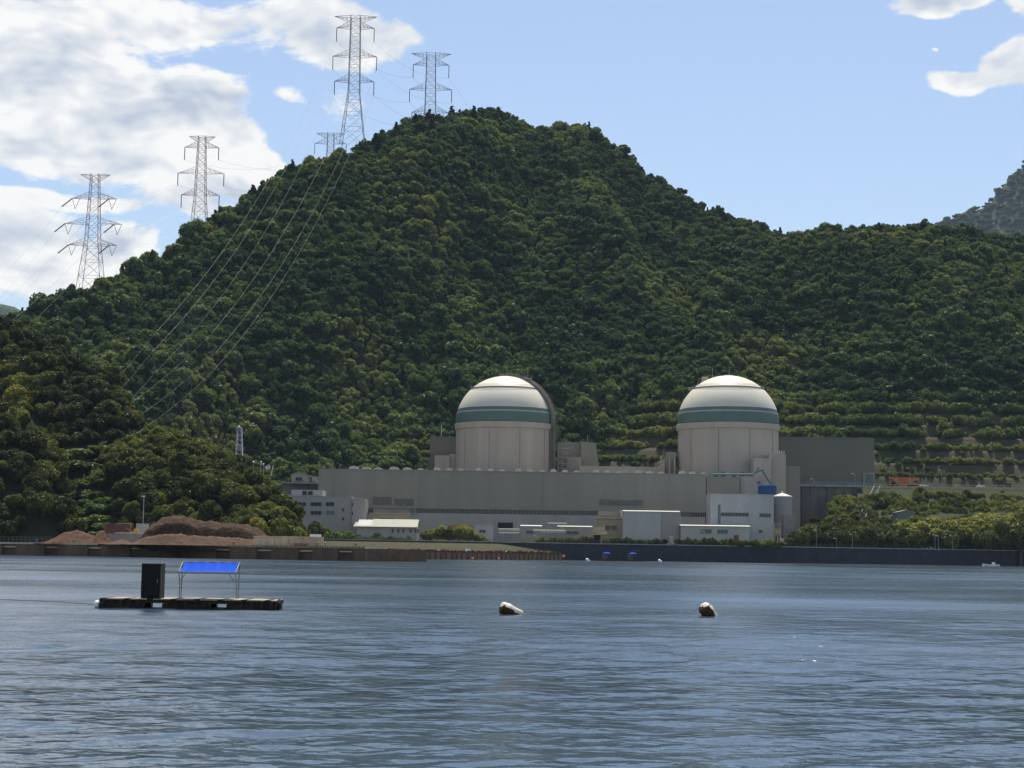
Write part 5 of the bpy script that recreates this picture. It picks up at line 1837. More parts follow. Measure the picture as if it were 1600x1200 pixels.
for dy in (485.7, 487.9):
    MB().prism([(q_.x - 1.4, q_.z - 1.4), (q_.x + 1.5, q_.z - 1.4), (q_.x + 1.7, q_.z - 1.0), (q_.x + 1.5, q_.z - .65), (q_.x - 1.4, q_.z - .65), (q_.x - 1.6, q_.z - 1.0)], dy, dy + .4).build('track', M_BLACK, dg)
MB().path([(q_.x - 1, 486.5, q_.z), (q_.x - 2.4, 486.5, q_.z + 1.1), (q_.x - 3.8, 486.5, q_.z - .3)], .18, 6).build('boom', M_RUST, dg)
MB().prism([(q_.x - 4.3, q_.z - .9), (q_.x - 3.5, q_.z - .8), (q_.x - 3.6, q_.z - .2), (q_.x - 4.0, q_.z - .3)], 486.1, 486.9).build('bucket', M_RUST, dg)
lpq = thing('street_lamp', 'thin grey street lamp behind the soil heaps', 'street lamp', (P(225, 830, 500).x, 500, QZ))
q_ = P(225, 776, 500)
MB().bar((q_.x, 500, QZ), (q_.x, 500, q_.z), .09, 6).build('pole', M_PALESTEEL, lpq)
MB().box(q_.x - .7, q_.x + .3, 499.8, 500.2, q_.z + .003, q_.z + .25).build('lamp_head', M_WHITEP, lpq)
bt_ = thing('covered_machine', 'small machine under dark blue sheeting at the left of the quay', 'machine', (P(52, 845, 490).x, 490, QZ))
x0, x1, za, zb_ = xz(46.5, 841, 57, 849, 490)
MB().prism([(x0, QZ - .05), (x1, QZ - .05), (x1 - .3, zb_), (x0 + 1.1, zb_ - .2), (x0 + .4, zb_ - .8)], 490, 491.4).build('sheet', mat('navy_sheet', (.02, .03, .075), .6, .2, 1.0), bt_)
qf = thing('quay_fence', 'low grey wire fence along the foot of the left headland', 'fence', (P(30, 845, 512).x, 512, QZ))
for i in range(16):
    p = P(-20 + i * 6.6, 846, 512)
    MB().bar((p.x, 512, QZ), (p.x, 512, QZ + 1.9), .05).build('post', M_STEEL, qf)
b = MB()
for z in (.5, 1.0, 1.45, 1.9):
    b.bar((P(-20, 846, 512).x, 512, QZ + z), (P(80, 846, 512).x, 512, QZ + z), .035)
b.build('wires', M_STEEL, qf)

# ------------------------------------------------------------------ brown jetty beyond the quay
J0, J1 = P(500, 865, 548), P(878, 865, 706)
ja, jb = Vector((J0.x, 548, 0)), Vector((J1.x, 706, 0))
_qa, _qd, _qn = qa, qd, qn
qa, qd = ja, (jb - ja).normalized()
qn = Vector((-qd.y, qd.x, 0))
SJ = (jb - ja).length
jet = thing('jetty', 'long low rust brown jetty reaching out before the plant', 'jetty', tuple(ja + qd * (SJ * .5)))
obox(MB(), 0, SJ, 0, 9, 1.7, 2.75).build('deck', M_PIER, jet)
obox(MB(), 0, SJ, -2, 8, -1.2, 1.69).build('dark_core', M_PIER, jet)
nb = 46
for i in range(nb):
    s = SJ * (i + .5) / nb
    obox(MB(), s - 1.5, s + 1.5, .25, 1.5, -1.2, 2.3 if i % 2 else 2.1).build('fender_block', M_QUAY if i % 3 else M_RUST, jet)
    obox(MB(), s + 1.7, s + 3.2, .12, 1.2, 1.45, 1.69).build('fender_beam', M_RUST, jet)
rj = random.Random(9)
rocks = []
for k in range(4):
    bm = bmesh.new()
    bmesh.ops.create_icosphere(bm, subdivisions=1, radius=1)
    for v in bm.verts:
        v.co *= rj.uniform(.6, 1.15)
    me = bpy.data.meshes.new('armour_stone')
    bm.to_mesh(me)
    bm.free()
    me.materials.append((M_SOIL, M_PIER, M_RUST, M_SOIL_L)[k])
    rocks.append(me)
for i in range(250):
    s = rj.uniform(SJ * .08, SJ)
    p = ja + qd * s + qn * rj.uniform(.5, 8.0)
    o = link('armour_stone', rj.choice(rocks), jet)
    r_ = rj.uniform(.4, 1.05)
    o.location = (p.x, p.y, 2.75 + r_ * .35)
    o.scale = (r_ * 1.3, r_, r_ * .8)
    o.rotation_euler = (rj.uniform(-.4, .4), rj.uniform(-.4, .4), rj.uniform(0, 6))
for (u, col_, sz, lab_) in ((593, M_BLUE, .8, 'small blue sheeted bundle lying on the brown jetty'), (698, M_TEAL, 1.2, 'grey green skiff lying on the brown jetty near its middle'),
                            (742, M_TEAL, 1.8, 'long grey green upturned skiff on the outer jetty'), (785, M_WHITEP, .9, 'white bundle standing on the outer jetty'),
                            (803, M_TEAL, 1.0, 'short grey green skiff near the end of the jetty')):
    s = q_at(u)
    p = ja + qd * s + qn * 3
    d_ = qd
    vs = []
    for k in range(13):
        a = (k / 12 - .5) * 2
        w = (1 - a * a) ** .5 * .55 * sz
        c_ = p + d_ * (a * 1.9 * sz)
        for j in range(7):
            th = math.pi * j / 6
            q_ = c_ + qn * (w * math.cos(th))
            vs.append((q_.x, q_.y, 2.75 + .12 + w * .95 * math.sin(th)))
    fs = [(k * 7 + j, k * 7 + j + 1, (k + 1) * 7 + j + 1, (k + 1) * 7 + j) for k in range(12) for j in range(6)]
    tag(MB().add(vs, fs).build('skiff' if col_ is M_TEAL else 'bundle', col_, smooth=True), lab_, 'boat' if col_ is M_TEAL else 'bundle')
for (u, lab_) in ((734, 'small orange float against the middle of the jetty'), (775, 'small orange float against the outer jetty'), (877, 'orange float at the tip of the jetty')):
    s = q_at(u)
    p = ja + qd * s - qn * 1.1
    fo = thing('mooring_float', lab_, 'float', (p.x, p.y, 0), 'orange floats along the jetty')
    zc = .35 if u < 850 else 1.6
    MB().lathe([(0, -.6), (.45, -.45), (.62, 0), (.45, .45), (.12, .6), (.12, .75), (0, .78)], (p.x, p.y, zc), 12).build('ball', mat('float_orange', (.62, .2, .1), .5, .15, 1.), fo, smooth=True)
    MB().lathe([(.1, .7), (.22, .8), (.1, .9)], (p.x, p.y, zc), 8).build('eye', M_BLACK, fo)
qa, qd, qn = _qa, _qd, _qn

# ------------------------------------------------------------------ fishing raft in the bay
RD = 69.5
sR = RD / FPX
M_WOOD = mat('wet_dark_timber', (0.030, 0.022, 0.014), .85, .35, 3.0, bump=.01)
M_PLANK = mat('bleached_plank', (0.36, 0.29, 0.20), .85, .25, 2.0, stretch=(.3, 1, 1), bump=.01)
M_DRUM = mat('fouled_float', (0.040, 0.032, 0.022), .8, .4, 4.0, color2=(.10, .075, .05))
M_TARP = mat('blue_tarpaulin', (0.003, 0.060, 0.46), .8, .1, 2.0, spec=.08)
M_TUBE = mat('grey_steel_tube', (0.20, 0.21, 0.22), .5, .15, 3.0, metal=.3)
rx = lambda u: P(u, 940, RD).x
rc = rx(292)
raft = thing('fishing_raft', 'long low dark timber raft with a blue awning and black cabinet', 'raft', (rc, RD, 0))
ROLLZ = 0.0
ZD = P(292, 936.5, RD).z           # deck level
DY = 1.75
yF, yB = RD - .2, RD + DY
for i, (u0, u1) in enumerate(((157.5, 434), (157.5, 434))):
    y = (yF, yB)[i]
    MB().box(rx(u0), rx(u1), y - .07, y + .07, ZD - .16, ZD - .03).build('long_beam', M_WOOD, raft)
npl = 30
for i in range(npl):
    a = rx(159) + (rx(433) - rx(159)) * i / npl
    c = rx(159) + (rx(433) - rx(159)) * (i + 1) / npl
    MB().box(a + .006, c - .012, yF - .12, yB + .1, ZD - .028, ZD + .012 + .012 * random.random()).build('deck_plank', M_PLANK if i % 4 else M_WOOD, raft)
for (u0, u1) in ((158, 226), (256, 330), (356, 434)):
    x0, x1 = rx(u0), rx(u1)
    n = 3
    for yy in (yF + .12, yB - .12):
        for k in range(n):
            a, c = x0 + (x1 - x0) * k / n + .02, x0 + (x1 - x0) * (k + 1) / n - .02
            dr = MB()
            prof_ = [(0, 0), (.16, .01), (.205, .05), (.205, .5), (.218, .52), (.205, .54), (.205, .95), (.16, .99), (0, 1)]
            vs = []
            for r_, t_ in prof_:
                for j in range(14):
                    an = 2 * math.pi * j / 14
                    vs.append((a + (c - a) * t_, yy + r_ * math.cos(an), .08 + r_ * math.sin(an)))
            fs = [(i * 14 + j, i * 14 + (j + 1) % 14, (i + 1) * 14 + (j + 1) % 14, (i + 1) * 14 + j) for i in range(len(prof_) - 1) for j in range(14)]
            dr.add(vs, fs).build('float_drum', M_DRUM, raft, smooth=False)
    MB().box(x0, x1, yF - .15, yF - .11, .0, ZD - .17).build('side_board', M_WOOD, raft)
    for k in range(5):
        xx = x0 + (x1 - x0) * (k + .5) / 5
        MB().box(xx - .05, xx + .05, yF - .2, yB + .15, ZD - .2, ZD - .1).build('cross_beam', M_WOOD, raft)
        MB().box(xx - .06, xx + .06, yF - .215, yF - .151, .0, ZD - .02).build('side_post', M_WOOD, raft)
# white float at the left end
vs = []
prof_ = [(0, 0), (.1, .03), (.17, .12), (.17, .3), (.12, .4), (0, .42)]
for r_, t_ in prof_:
    for j in range(14):
        an = 2 * math.pi * j / 14
        vs.append((rx(149.5) + t_ * .5, yF - .02 + r_ * math.cos(an), .13 + r_ * math.sin(an)))
MB().add(vs, [(i * 14 + j, i * 14 + (j + 1) % 14, (i + 1) * 14 + (j + 1) % 14, (i + 1) * 14 + j) for i in range(5) for j in range(14)]).build('white_float', M_WHITEP, raft, smooth=True)
# worn tyre at the right end
ty_ = MB()
cxx = rx(433.5)
for i in range(20):
    pass
pts = [(cxx + .05, yF + .35 + .22 * math.cos(a), .16 + .22 * math.sin(a)) for a in np.linspace(0, 2 * math.pi, 21)]
ty_.path(pts, .075, 8)
ty_.build('tyre_fender', M_BLACK, raft, smooth=True)
# the black cabinet
xa, xb = rx(221), rx(251.5)
zc0, zc1 = ZD + .03, P(236, 881.5, RD).z
cab = MB().box(xa, xb, yF + .1, yF + .85, zc0, zc1).build('cabinet', mat('black_cabinet', (.008, .007, .006), .7, .3, 3.0), raft)
MB().box(xa - .02, xb + .02, yF + .08, yF + .87, zc1 + .002, zc1 + .03).build('cabinet_top', mat('brown_board', (.10, .075, .05), .8, .2, 3.), cab)
for xx in (xa, xb - .03):
    MB().box(xx - .012, xx + .042, yF + .07, yF + .098, zc0, zc1).build('corner_trim', M_WOOD if xx == xa else MATS['brown_board'], cab)
MB().box(xa + .08, xb - .08, yF + .085, yF + .098, zc0 + .08, zc1 - .08).build('door', MATS['black_cabinet'], cab)
MB().box(xb - .16, xb - .13, yF + .05, yF + .084, (zc0 + zc1) / 2 - .08, (zc0 + zc1) / 2 + .08).build('handle', M_TUBE, cab)
# awning
zT, zL = P(320, 878.3, RD + 1.4).z, P(320, 893.6, RD + .0).z
yTf, yTb = yF + .1, yF + 1.5
xl0, xr0 = rx(274), rx(365)
xlf, xrf = rx(281), rx(366.5)
fr = []
for (x, y, zt_q) in ((xl0, yTb, zT), (xr0, yTb, zT)):
    MB().bar((x - .03, y, ZD), (x, y, zt_q + .02), .022, 8).build('awning_post', M_TUBE, raft)
for (x, y, zt_q, xb_) in ((xlf - .06, yTf, zL, xl0 - .03), (xrf + .02, yTf, zL, xr0 - .05)):
    MB().path([(xb_, yTb - .4, ZD), (xb_ + (x - xb_) * .25, yTb - .5, ZD + (zt_q - ZD) * .45), (x, y, zt_q)], .02, 8).build('awning_strut', M_TUBE, raft)
    MB().bar((x, y, zt_q), (xl0 if x < 0 and x < (xl0 + xr0) / 2 else xr0, yTb, zT), .02, 8).build('awning_rafter', M_TUBE, raft)
MB().bar((xlf - .08, yTf, zL), (xrf + .08, yTf, zL), .02, 8).build('awning_eave', M_TUBE, raft)
MB().bar((xl0, yTb, zT), (xr0, yTb, zT), .02, 8).build('awning_ridge', M_TUBE, raft)
for (x, sg_) in ((xlf - .04, 1), (xrf, -1)):
    MB().bar((x - .02 * sg_, yTf + .05, zL - .42), (x + .3 * sg_, yTf, zL - .02), .015, 6).build('knee_brace', M_TUBE, raft)
for i in range(5):
    f0, f1_ = i / 5, (i + 1) / 5
    vs = []
    for jy in range(7):
        ty2 = jy / 6
        for jx in range(5):
            f = f0 + (f1_ - f0) * jx / 4
            xx = (xlf + (xrf - xlf) * f) * (1 - ty2) + ((xl0 + .1) + (xr0 - xl0 - .1) * f) * ty2
            sagv = .05 * math.sin(math.pi * ty2) + .035 * math.sin(math.pi * jx / 4) * (.4 + ty2) + .012 * random.random()
            vs.append((xx, yTf + (yTb - yTf) * ty2, zL + .03 + (zT - zL) * ty2 - sagv))
    nv = len(vs)
    vs += [(x, y, z - .012) for x, y, z in vs]
    fs = []
    for k in range(6):
        for j in range(4):
            q4 = (k * 5 + j, k * 5 + j + 1, (k + 1) * 5 + j + 1, (k + 1) * 5 + j)
            fs += [q4, tuple(nv + z for z in q4[::-1])]
    rim = [j for j in range(5)] + [k * 5 + 4 for k in range(1, 7)] + [30 + j for j in range(3, -1, -1)] + [k * 5 for k in range(5, 0, -1)]
    fs += [(rim[k], rim[(k + 1) % len(rim)], nv + rim[(k + 1) % len(rim)], nv + rim[k]) for k in range(len(rim))]
    MB().add(vs, fs).build('tarpaulin_panel', M_TARP, raft)
for i in range(6):
    xx = xl0 + .1 + (xr0 - xl0 - .1) * i / 5
    MB().box(xx - .03, xx + .03, yTb - .03, yTb + .03, zT + .022, zT + .05).build('lashing', M_WHITEP, raft)
rp = [(rx(150), yF, .12)] + [(rx(150) - 1.2 * k, yF - .12 * k, .12 + .16 * math.sin(k * .5) * (k / 6) ** .5 + .05) for k in range(1, 7)]
tag(MB().path(rp, .014, 5).build('mooring_rope', M_DKSTEEL), 'thin dark rope running left from the raft', 'rope')


# ------------------------------------------------------------------ buoys
def buoy(label, u, v, D, yaw, pitch, L_, r0, r1, z):
    c = P(u, v, D)
    t = thing('buoy', label, 'buoy', (c.x, D, 0), 'drum buoys in the bay')
    prof_ = [(0, -.5), (r0 * .55, -.495), (r0 * .9, -.46), (r0, -.4), (r0 * 1.0, -.2), (r0 * 1.04, -.19), (r0 * 1.04, -.16), ((r0 + r1) / 2, .05), (r1, .38), (r1 * .92, .45), (r1 * .5, .5), (0, .502)]
    rot = Euler((0, pitch, yaw)).to_matrix()

    def mk(keep):
        vs, fs = [], []
        n = 24
        for r_, t_ in prof_:
            for j in range(n):
                a = 2 * math.pi * j / n
                p = rot @ Vector((t_ * L_, r_ * math.cos(a), r_ * math.sin(a)))
                vs.append((c.x + p.x, D + p.y, z + p.z))
        for i in range(len(prof_) - 1):
            for j in range(n):
                am = 2 * math.pi * (j + .5) / n
                top_ = math.sin(am) > keep_line(i)
                if top_ == keep:
                    fs.append((i * n + j, i * n + (j + 1) % n, (i + 1) * n + (j + 1) % n, (i + 1) * n + j))
        return MB().add(vs, fs)
    keep_line = lambda i: (-.1, .35, .45, .3, .25, .2, .15, .05, .1, .1, .0, -.2)[i % 12]
    mk(True).build('float_shell', mat('stained_white_float', (.74, .70, .60), .5, .12, 5.0, color2=(.5, .40, .27)), t, smooth=True)
    mk(False).build('fouled_underside', mat('brown_fouling', (.050, .026, .010), .8, .4, 6.0), t, smooth=True)
    p = rot @ Vector((-.5 * L_ - .03, 0, 0))
    MB().path([(c.x + p.x, D + p.y + .05 * math.cos(a), z + p.z + .05 * math.sin(a)) for a in np.linspace(0, 6.283, 11)], .014, 5).build('eye', M_RUST, t)
    return t


buoy('drum buoy floating low, its white side sloping down to the right', 799, 953, 68.5, math.radians(18), math.radians(20), .98, .25, .19, .12)
buoy('drum buoy tilted with its blunt brown end raised, on the right', 1109, 951, 70, math.radians(38), math.radians(34), .95, .27, .17, .10)
p = P(1101, 948, 70)
tag(MB().path([(p.x, 70, p.z + .05), (p.x - .3, 69.8, p.z - .06), (p.x - .75, 69.5, .03)], .012, 5).build('mooring_rope', M_DKSTEEL), 'short dark rope trailing from the tilted buoy', 'rope')


# ------------------------------------------------------------------ far rafts, small floats, boat
def far_raft(label, u0, u1, hut, D):
    t = thing('fishing_raft', label, 'raft', (P((u0 + u1) / 2, 872, D).x, D, 0), 'small far rafts before the sea wall')
    x0, x1 = P(u0, 870, D).x, P(u1, 870, D).x
    MB().box(x0, x1, D, D + 4, .05, .55).build('deck', M_WOOD, t)
    for i in range(6):
        xx = x0 + (x1 - x0) * (i + .5) / 6
        MB().lathe([(0, -.2), (.5, -.2), (.5, .3), (0, .3)], (xx, D + .3, 0), 10).build('float_drum', M_DRUM, t)
    xa_, xb_ = P(hut, 870, D).x, P(hut + 6, 870, D).x
    MB().box(xa_, xb_, D + .5, D + 2.2, .553, 2.9).build('hut', mat('hut_brown', (.12, .085, .055), .8, .2, 1.), t)
    cx_ = P(hut + 7, 870, D).x
    MB().bar((cx_, D + 1.5, .5), (cx_, D + 1.5, 3.3), .07, 6).build('umbrella_pole', M_TUBE, t)
    MB().lathe([(1.75, 3.05), (1.0, 3.4), (.05, 3.6), (1.0, 3.32), (1.75, 3.0)], (cx_, D + 1.5, 0), 12).build('blue_umbrella', M_TARP, t)


far_raft('small far raft with a blue umbrella, the left one of two', 930, 964, 941, 690)
far_raft('small far raft with a blue umbrella, the right one of two', 970, 1008, 982, 690)
for (u, v, lab_) in ((918.5, 872, 'small white far float left of the two rafts'), (1031.5, 874, 'small white far float right of the two rafts')):
    fo = thing('white_float', lab_, 'float', (P(u, v, 640).x, 640, 0), 'white floats near the far rafts')
    c = P(u, v, 640)
    vs = []
    prof_ = [(0, -.9), (.45, -.8), (.55, -.4), (.5, .5), (.3, .85), (0, .9)]
    rot = Euler((0, math.radians(35), .4)).to_matrix()
    for r_, t_ in prof_:
        for j in range(12):
            a = 2 * math.pi * j / 12
            p = rot @ Vector((t_, r_ * math.cos(a), r_ * math.sin(a)))
            vs.append((c.x + p.x, 640 + p.y, .35 + p.z))
    MB().add(vs, [(i * 12 + j, i * 12 + (j + 1) % 12, (i + 1) * 12 + (j + 1) % 12, (i + 1) * 12 + j) for i in range(5) for j in range(12)]).build('shell', M_WHITEP, fo, smooth=True)
    MB().lathe([(.2, .3), (.3, .4), (.2, .5)], (c.x - .7, 640, .4), 8).build('rope_ring', M_RUST, fo)
bo = thing('motor_boat', 'small white open motor boat below the sea wall at the right', 'boat', (P(1548, 881, 690).x, 690, 0))
c = P(1548, 881, 690)
vs = []
Lb = 3.4
for k in range(15):
    a = k / 14 * 2 - 1
    w = .95 * (1 - max(0, -a) ** 2.6) ** .7 if a < 0 else .95 * (1 - .12 * a)
    sh = .75 + .35 * max(0, -a) ** 2
    for j, (fx, fz) in enumerate(((-1, 1), (-.92, .45), (-.55, -.2), (0, -.32), (.55, -.2), (.92, .45), (1, 1))):
        vs.append((c.x + a * Lb, 690 + w * fx, .1 + sh * fz if fz > 0 else .1 + fz))
fs = [(k * 7 + j, k * 7 + j + 1, (k + 1) * 7 + j + 1, (k + 1) * 7 + j) for k in range(14) for j in range(6)] + [tuple(range(98, 105))]
MB().add(vs, fs).build('hull', M_WHITEP, bo, smooth=False)
MB().box(c.x - 2.6, c.x + 3.2, 689.2, 690.8, .35, .5).build('floor', M_CONC, bo)
MB().box(c.x + .6, c.x + 1.7, 689.5, 690.5, .503, 1.7).build('console', M_WHITEP, bo)
MB().box(c.x + .65, c.x + 1.2, 689.55, 690.45, 1.703, 2.1).build('windscreen', M_GLASS, bo)
MB().box(c.x + 3.3, c.x + 3.75, 689.75, 690.25, .5, 1.5).box(c.x + 3.45, c.x + 3.6, 689.9, 690.1, -.3, .5).build('outboard_motor', M_BLACK, bo)

# ------------------------------------------------------------------ shore planting and things round the plant
rgP = np.random.default_rng(77)


def row(u0, u1, D, n, r, h, lab_, grp, pool=BUSH_DARK, z=G0, jd=2.5):
    for i in range(n):
        u = u0 + (u1 - u0) * (i + .5) / n + rgP.uniform(-.4, .4) * (u1 - u0) / n
        d = D + rgP.uniform(-jd, jd)
        p = P(u, 850, d)
        k = rgP.uniform(.75, 1.2)
        shrub((p.x, d, z - .1), r * k, h * rgP.uniform(.85, 1.2), pool[int(rgP.integers(len(pool)))], lab_, grp, 'hedge_shrub')


row(838, 925, 752, 14, 2.1, 3.4, 'clipped dark green shrub of the shore hedge left of the yellow roof shed', 'left shore hedge', jd=1.0)
row(946, 1040, 754, 16, 2.1, 3.4, 'clipped dark green shrub of the shore hedge below the grey block', 'middle shore hedge', jd=1.0)
row(1058, 1207, 759, 24, 2.2, 3.6, 'clipped dark green shrub of the shore hedge below the white wing', 'right shore hedge', jd=1.0)
row(1209, 1222, 762, 2, 2.0, 3.4, 'shrub of the shore hedge at the foot of the tank', 'hedge at the tank', jd=1.0)
row(488, 556, 752, 14, 3.4, 4.6, 'bush of the thicket in front of the office block', 'thicket before the office block', BUSH, jd=7)
row(556, 640, 745, 16, 2.2, 2.6, 'low bush in front of the tin roof warehouse', 'bushes before the warehouse', BUSH, jd=4)
row(640, 830, 747, 22, 1.8, 1.5, 'low pale bush along the shore before the hall', 'low bushes before the hall', BUSH, jd=5)
for (u, v, D, r, h) in ((668, 843, 760, 4.2, 7.5), (684, 843, 757, 4.6, 9), (703, 843, 760, 5.4, 10.5), (722, 843, 757, 5.2, 11), (735, 843, 759, 4.2, 7.5), (494, 840, 745, 4.4, 11), (505, 842, 752, 4.6, 9), (752, 845, 762, 3, 4.5), (590, 842, 757, 3, 5)):
    p = P(u, v, D)
    tree('shore_tree', (p.x, D, G0), r, h, CROWN_NEAR[int(rgP.integers(6))], 'spreading green tree on the shore strip before the hall' if u > 640 else 'dark green tree before the office block', 'shore trees before the hall' if u > 640 else 'trees before the office block')
# wooded strip right of the tank, at the shore and on the bank
for i in range(74):
    u = 1236 + (1640 - 1236) * (i + rgP.uniform(.1, .9)) / 74
    D = float(rgP.uniform(790, 812)) + (u - 1236) * .02
    p = P(u, 850, D)
    top = interp([(1236, 838), (1260, 818), (1300, 814), (1400, 815), (1480, 806), (1560, 800), (1640, 795)], u)
    h = max(5, (P(u, top, D).z - G0)) * rgP.uniform(.95, 1.3)
    r = h * rgP.uniform(.5, .62)
    where_ = 'beside the tank' if u < 1290 else 'left of the grey green hut' if u < 1395 else 'below the grey green hut' if u < 1450 else 'behind the shore lamps' if u < 1530 else 'above the motor boat'
    tree('shore_tree', (p.x, D, G0), r, h, CROWN_NEAR[int(rgP.integers(6))], '%s green tree of the strip above the sea wall, %s' % (('tall' if h > 12 else 'low'), where_), 'strip above the sea wall, %s, %s' % (('tall' if h > 12 else 'low'), where_))
for (u0, u1, v0, v1, D0, n) in ((1296, 1368, 772, 800, 868, 34), (1384, 1446, 770, 800, 866, 34), (1450, 1640, 772, 796, 866, 80), (1262, 1400, 802, 814, 846, 34), (1400, 1640, 796, 812, 846, 46), (1545, 1640, 752, 780, 872, 24), (1376, 1640, 766, 776, 876, 60)):
    for i in range(n):
        u, f = rgP.uniform(u0, u1), rgP.random()
        D = D0 - f * 22
        zg = 40.0 - (884 - D) / 62 * 33.5
        vb = v0 + (v1 - v0) * f
        p = P(u, vb, D)
        r = rgP.uniform(2.6, 4.4)
        spot_ = ('just below the road' if vb < 778 else 'half way up' if vb < 798 else 'at its foot',
                 'left of the stairway' if u < 1350 else 'above the grey green hut' if u < 1445 else 'below the parked cars' if u < 1545 else 'at the right edge')
        shrub((p.x, D, min(p.z, zg + 2) - r * .9), r, r * 1.5, BUSH_DARK[int(rgP.integers(4))] if rgP.random() < .6 else BUSH[int(rgP.integers(5))], 'bush on the planted bank, %s, %s' % (*spot_,), 'bushes on the planted bank, %s, %s' % (*spot_,), 'bank_bush')
bs = thing('bank_stairs', 'narrow concrete stairway climbing the planted bank', 'stairs', (P(1348, 812, 846).x, 846, G0))
a0, a1 = P(1347, 812, 846), P(1371, 762, 882)
for i in range(26):
    p = a0.lerp(a1, i / 25)
    MB().box(p.x - 1.4, p.x + 1.4, p.y - .8, p.y + .8, p.z - .9, p.z + .1).build('step', M_CONC, bs)
for dx in (-1.5, 1.5):
    MB().bar(a0 + Vector((dx, 0, 1.3)), a1 + Vector((dx, 0, 1.3)), .08).build('handrail', M_PALESTEEL, bs)
gs = thing('grey_green_hut', 'grey green hut with a shallow gable in the bank trees', 'hut', (P(1416, 820, 818).x, 818, G0))
xa, xb, za, zb_ = xz(1402, 801, 1430, 822, 818)
xm = (xa + xb) / 2
MB().prism([(xa, G0), (xb, G0), (xb, zb_), (xm, zb_ + 1), (xa, zb_)], 818, 827).build('wall', mat('hut_green', (.15, .18, .15), .8, .1, .3), gs)
MB().prism([(xa - .3, zb_ - .05), (xm, zb_ + 1.005), (xb + .3, zb_ - .05), (xb + .3, zb_ + .2), (xm, zb_ + 1.3), (xa - .3, zb_ + .2)], 817.6, 827.4).build('roof', M_CONC, gs)
part(gs, 'door', (1412, 811, 1417, 822), 817.8, .19, M_DOORGREY, z0=G0)
wb = thing('white_cabin', 'small white cabin beside the grey green hut', 'cabin', (P(1435, 820, 815).x, 815, G0))
part(wb, 'wall', (1430.5, 815, 1440.5, 824), 815, 3, M_WHITE, z0=G0)
coping(wb, (1430.5, 815, 1440.5, 824), 815, 3, M_ROOFW, .35, .3)
part(wb, 'door', (1432, 817, 1434.5, 824), 814.8, .19, M_DOORGREY, z0=G0)

# terrace road: orange crane carrier, cars, lamps
cr_ = thing('mobile_crane', 'orange mobile crane with its boom lowered on the upper terrace road', 'crane', (P(1412, 758, 888).x, 888, 40))
x0, x1 = P(1391, 755, 888).x, P(1435, 755, 888).x
MB().box(x0 + .4, x1, 887, 889.8, 40.9, 42.1).build('carrier', M_ORANGE, cr_)
MB().box(x0, x0 + 2.6, 887, 889.8, 40.85, 43.4).build('cab', M_ORANGE, cr_)
MB().box(x0 + .15, x0 + 2.0, 886.9, 886.997, 42.2, 43.1).build('cab_window', M_GLASS, cr_)
MB().box(x0 + 5.2, x0 + 8.8, 887.2, 889.6, 42.15, 43.9).build('turret', M_ORANGE, cr_)
MB().box(x0 - .6, x1 - .5, 888, 889, 43.95, 44.9).build('boom', M_ORANGE, cr_)
for xx in (x0 + 1.6, x0 + 4.0, x1 - 4.6, x1 - 3.2, x1 - 1.8):
    for yy in (886.9, 889.4):
        w = MB()
        vs = [(xx + .6 * math.cos(a), yy + dy, 40.62 + .6 * math.sin(a)) for dy in (0, .45) for a in np.linspace(0, 2 * math.pi, 17)[:-1]]
        w.add(vs, [(k, (k + 1) % 16, 16 + (k + 1) % 16, 16 + k) for k in range(16)] + [tuple(range(16)), tuple(range(16, 32))])
        w.build('wheel', M_BLACK, cr_)


def car(label, u, D, m, flip=1, z=40.0):
    c = P(u, 760, D)
    t = thing('parked_car', label, 'car', (c.x, D, z), 'cars on the upper terrace road')
    s = flip
    body = [(-2.1, .35), (2.1, .35), (2.15, .8), (1.3, .95), (.75, 1.45), (-1.2, 1.48), (-1.95, .95), (-2.15, .8)]
    MB().prism([(c.x + s * x, z + q) for x, q in body], D, D + 1.7).build('body', m, t)
    MB().prism([(c.x + s * x, z + q) for x, q in [(1.15, .97), (.7, 1.4), (-1.1, 1.42), (-1.7, .97)]], D - .02, D - .003).build('side_window', M_GLASS, t)
    for xx in (-1.3, 1.35):
        for yy in (D - .03, D + 1.5):
            vs = [(c.x + xx + .33 * math.cos(a), yy + dy, z + .33 + .33 * math.sin(a)) for dy in (0, .22) for a in np.linspace(0, 2 * math.pi, 13)[:-1]]
            MB().add(vs, [(k, (k + 1) % 12, 12 + (k + 1) % 12, 12 + k) for k in range(12)] + [tuple(range(12)), tuple(range(12, 24))]).build('wheel', M_BLACK, t)


car('white car parked right beside the orange crane', 1444, 888, M_WHITEP)
car('dark grey car on the terrace road behind the white one', 1462, 889, M_DOORGREY, -1)
car('white car further along the terrace road near the bank bushes', 1533, 886, M_WHITEP, -1)
car('grey van like car on the terrace road in the middle of the row', 1500, 888, M_CONC)
gr_ = thing('road_guardrail', 'pale guard rail along the edge of the upper terrace road', 'guard rail', (P(1480, 760, 879).x, 879, 40))
gl2 = wall_line([(1348, 882.5), (1480, 878.5), (1660, 873)], 50)
for x, y in gl2:
    MB().bar((x, y, 40), (x, y, 40.85), .07).build('post', M_PALESTEEL, gr_)
MB().path([(x, y - .06, 40.75) for x, y in gl2], .13).build('rail', M_PALESTEEL, gr_)


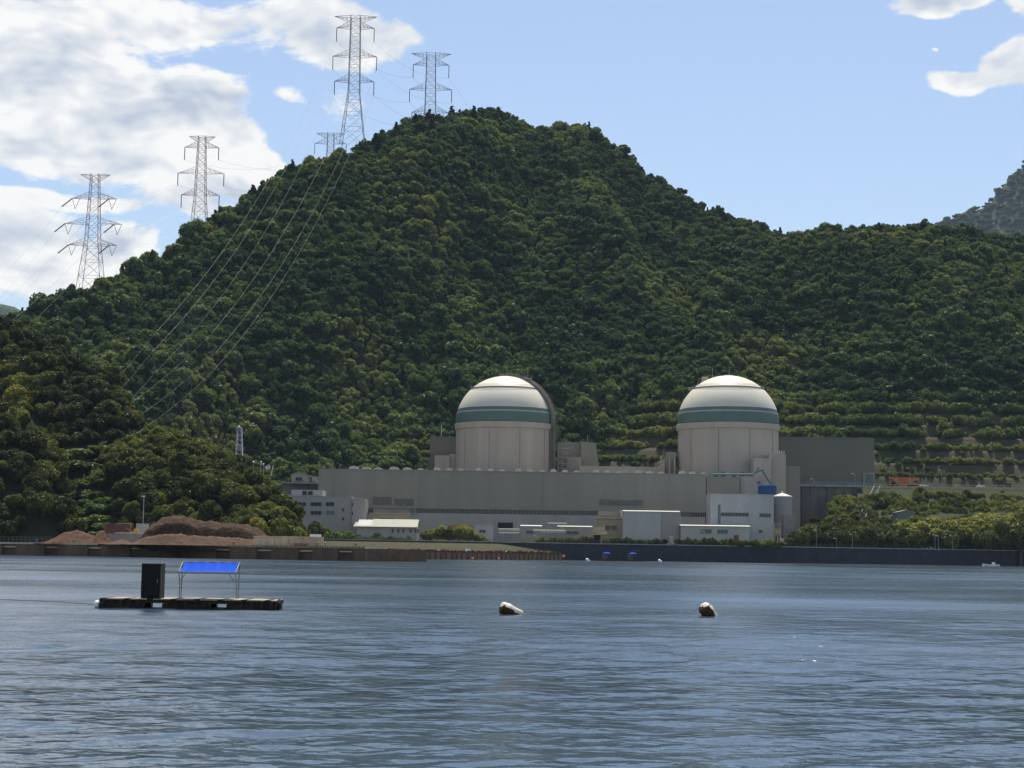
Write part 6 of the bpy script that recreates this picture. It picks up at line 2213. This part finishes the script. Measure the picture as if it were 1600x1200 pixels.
def lamp(u, top_v, D, z, label, grp, arm=1.2):
    q_ = P(u, top_v, D)
    t = thing('street_lamp', label, 'street lamp', (q_.x, D, z), grp)
    MB().bar((q_.x, D, z), (q_.x, D, q_.z), .06, 6).build('pole', M_PALESTEEL, t)
    MB().bar((q_.x, D, q_.z), (q_.x - arm, D, q_.z + .25), .07, 6).build('arm', M_PALESTEEL, t)
    MB().box(q_.x - arm - .7, q_.x - arm + .1, D - .25, D + .25, q_.z + .15, q_.z + .4).build('lamp_head', M_WHITEP, t)


for u, v in ((1245, 738), (1272, 749), (1336, 741), (1390, 731), (1422, 733), (1471, 735)):
    lamp(u, v, 885, 40, 'thin street lamp on the upper terrace road', 'lamps on the upper terrace')
for u, v in ((1276, 829), (1307, 842), (1332, 836), (1461, 836), (1466, 838), (1488, 838), (838, 838), (1101, 831)):
    lamp(u, v, 770, G0, 'thin pale street lamp behind the sea wall', 'lamps behind the sea wall', .6)
for (u, v, lab_) in ((1049, 838, 'small cream kiosk on the sea wall before the grey block'), (1222, 842, 'small cream kiosk on the sea wall before the tank')):
    kx = thing('kiosk', lab_, 'kiosk', (P(u, 850, 746).x, 746 if u < 1100 else 765, G0))
    dd = 746 if u < 1100 else 766
    part(kx, 'wall', (u - 2.3, v + 1, u + 2.3, 850), dd + 6, 2, M_CREAM, z0=G0)
    part(kx, 'roof', (u - 3.2, v - .5, u + 3.2, v + 1), dd + 5.7, 2.6, M_ROOFW)
    part(kx, 'base_slab', (u - 6.5, 848.2, u + 6.5, 850), dd + 3, 2.4, M_BEIGE)

# ------------------------------------------------------------------ the air
hz = MB().box(-7000, 7000, -400, 6600, -2.0, 1500).build('haze', bpy.data.materials.new('haze_air'))
tag(hz, 'thin blue summer haze over the bay and hills', 'haze', kind='stuff')
hm = hz.data.materials[0]
hm.use_nodes = True
hm.node_tree.nodes.clear()
pv = nd(hm.node_tree, 'ShaderNodeVolumePrincipled', ins={'Color': (0.62, 0.76, 1.0, 1), 'Density': 2.6e-5, 'Anisotropy': 0.0})
ho = nd(hm.node_tree, 'ShaderNodeOutputMaterial')
hm.node_tree.links.new(pv.outputs[0], ho.inputs['Volume'])
hz.display_type = 'WIRE'
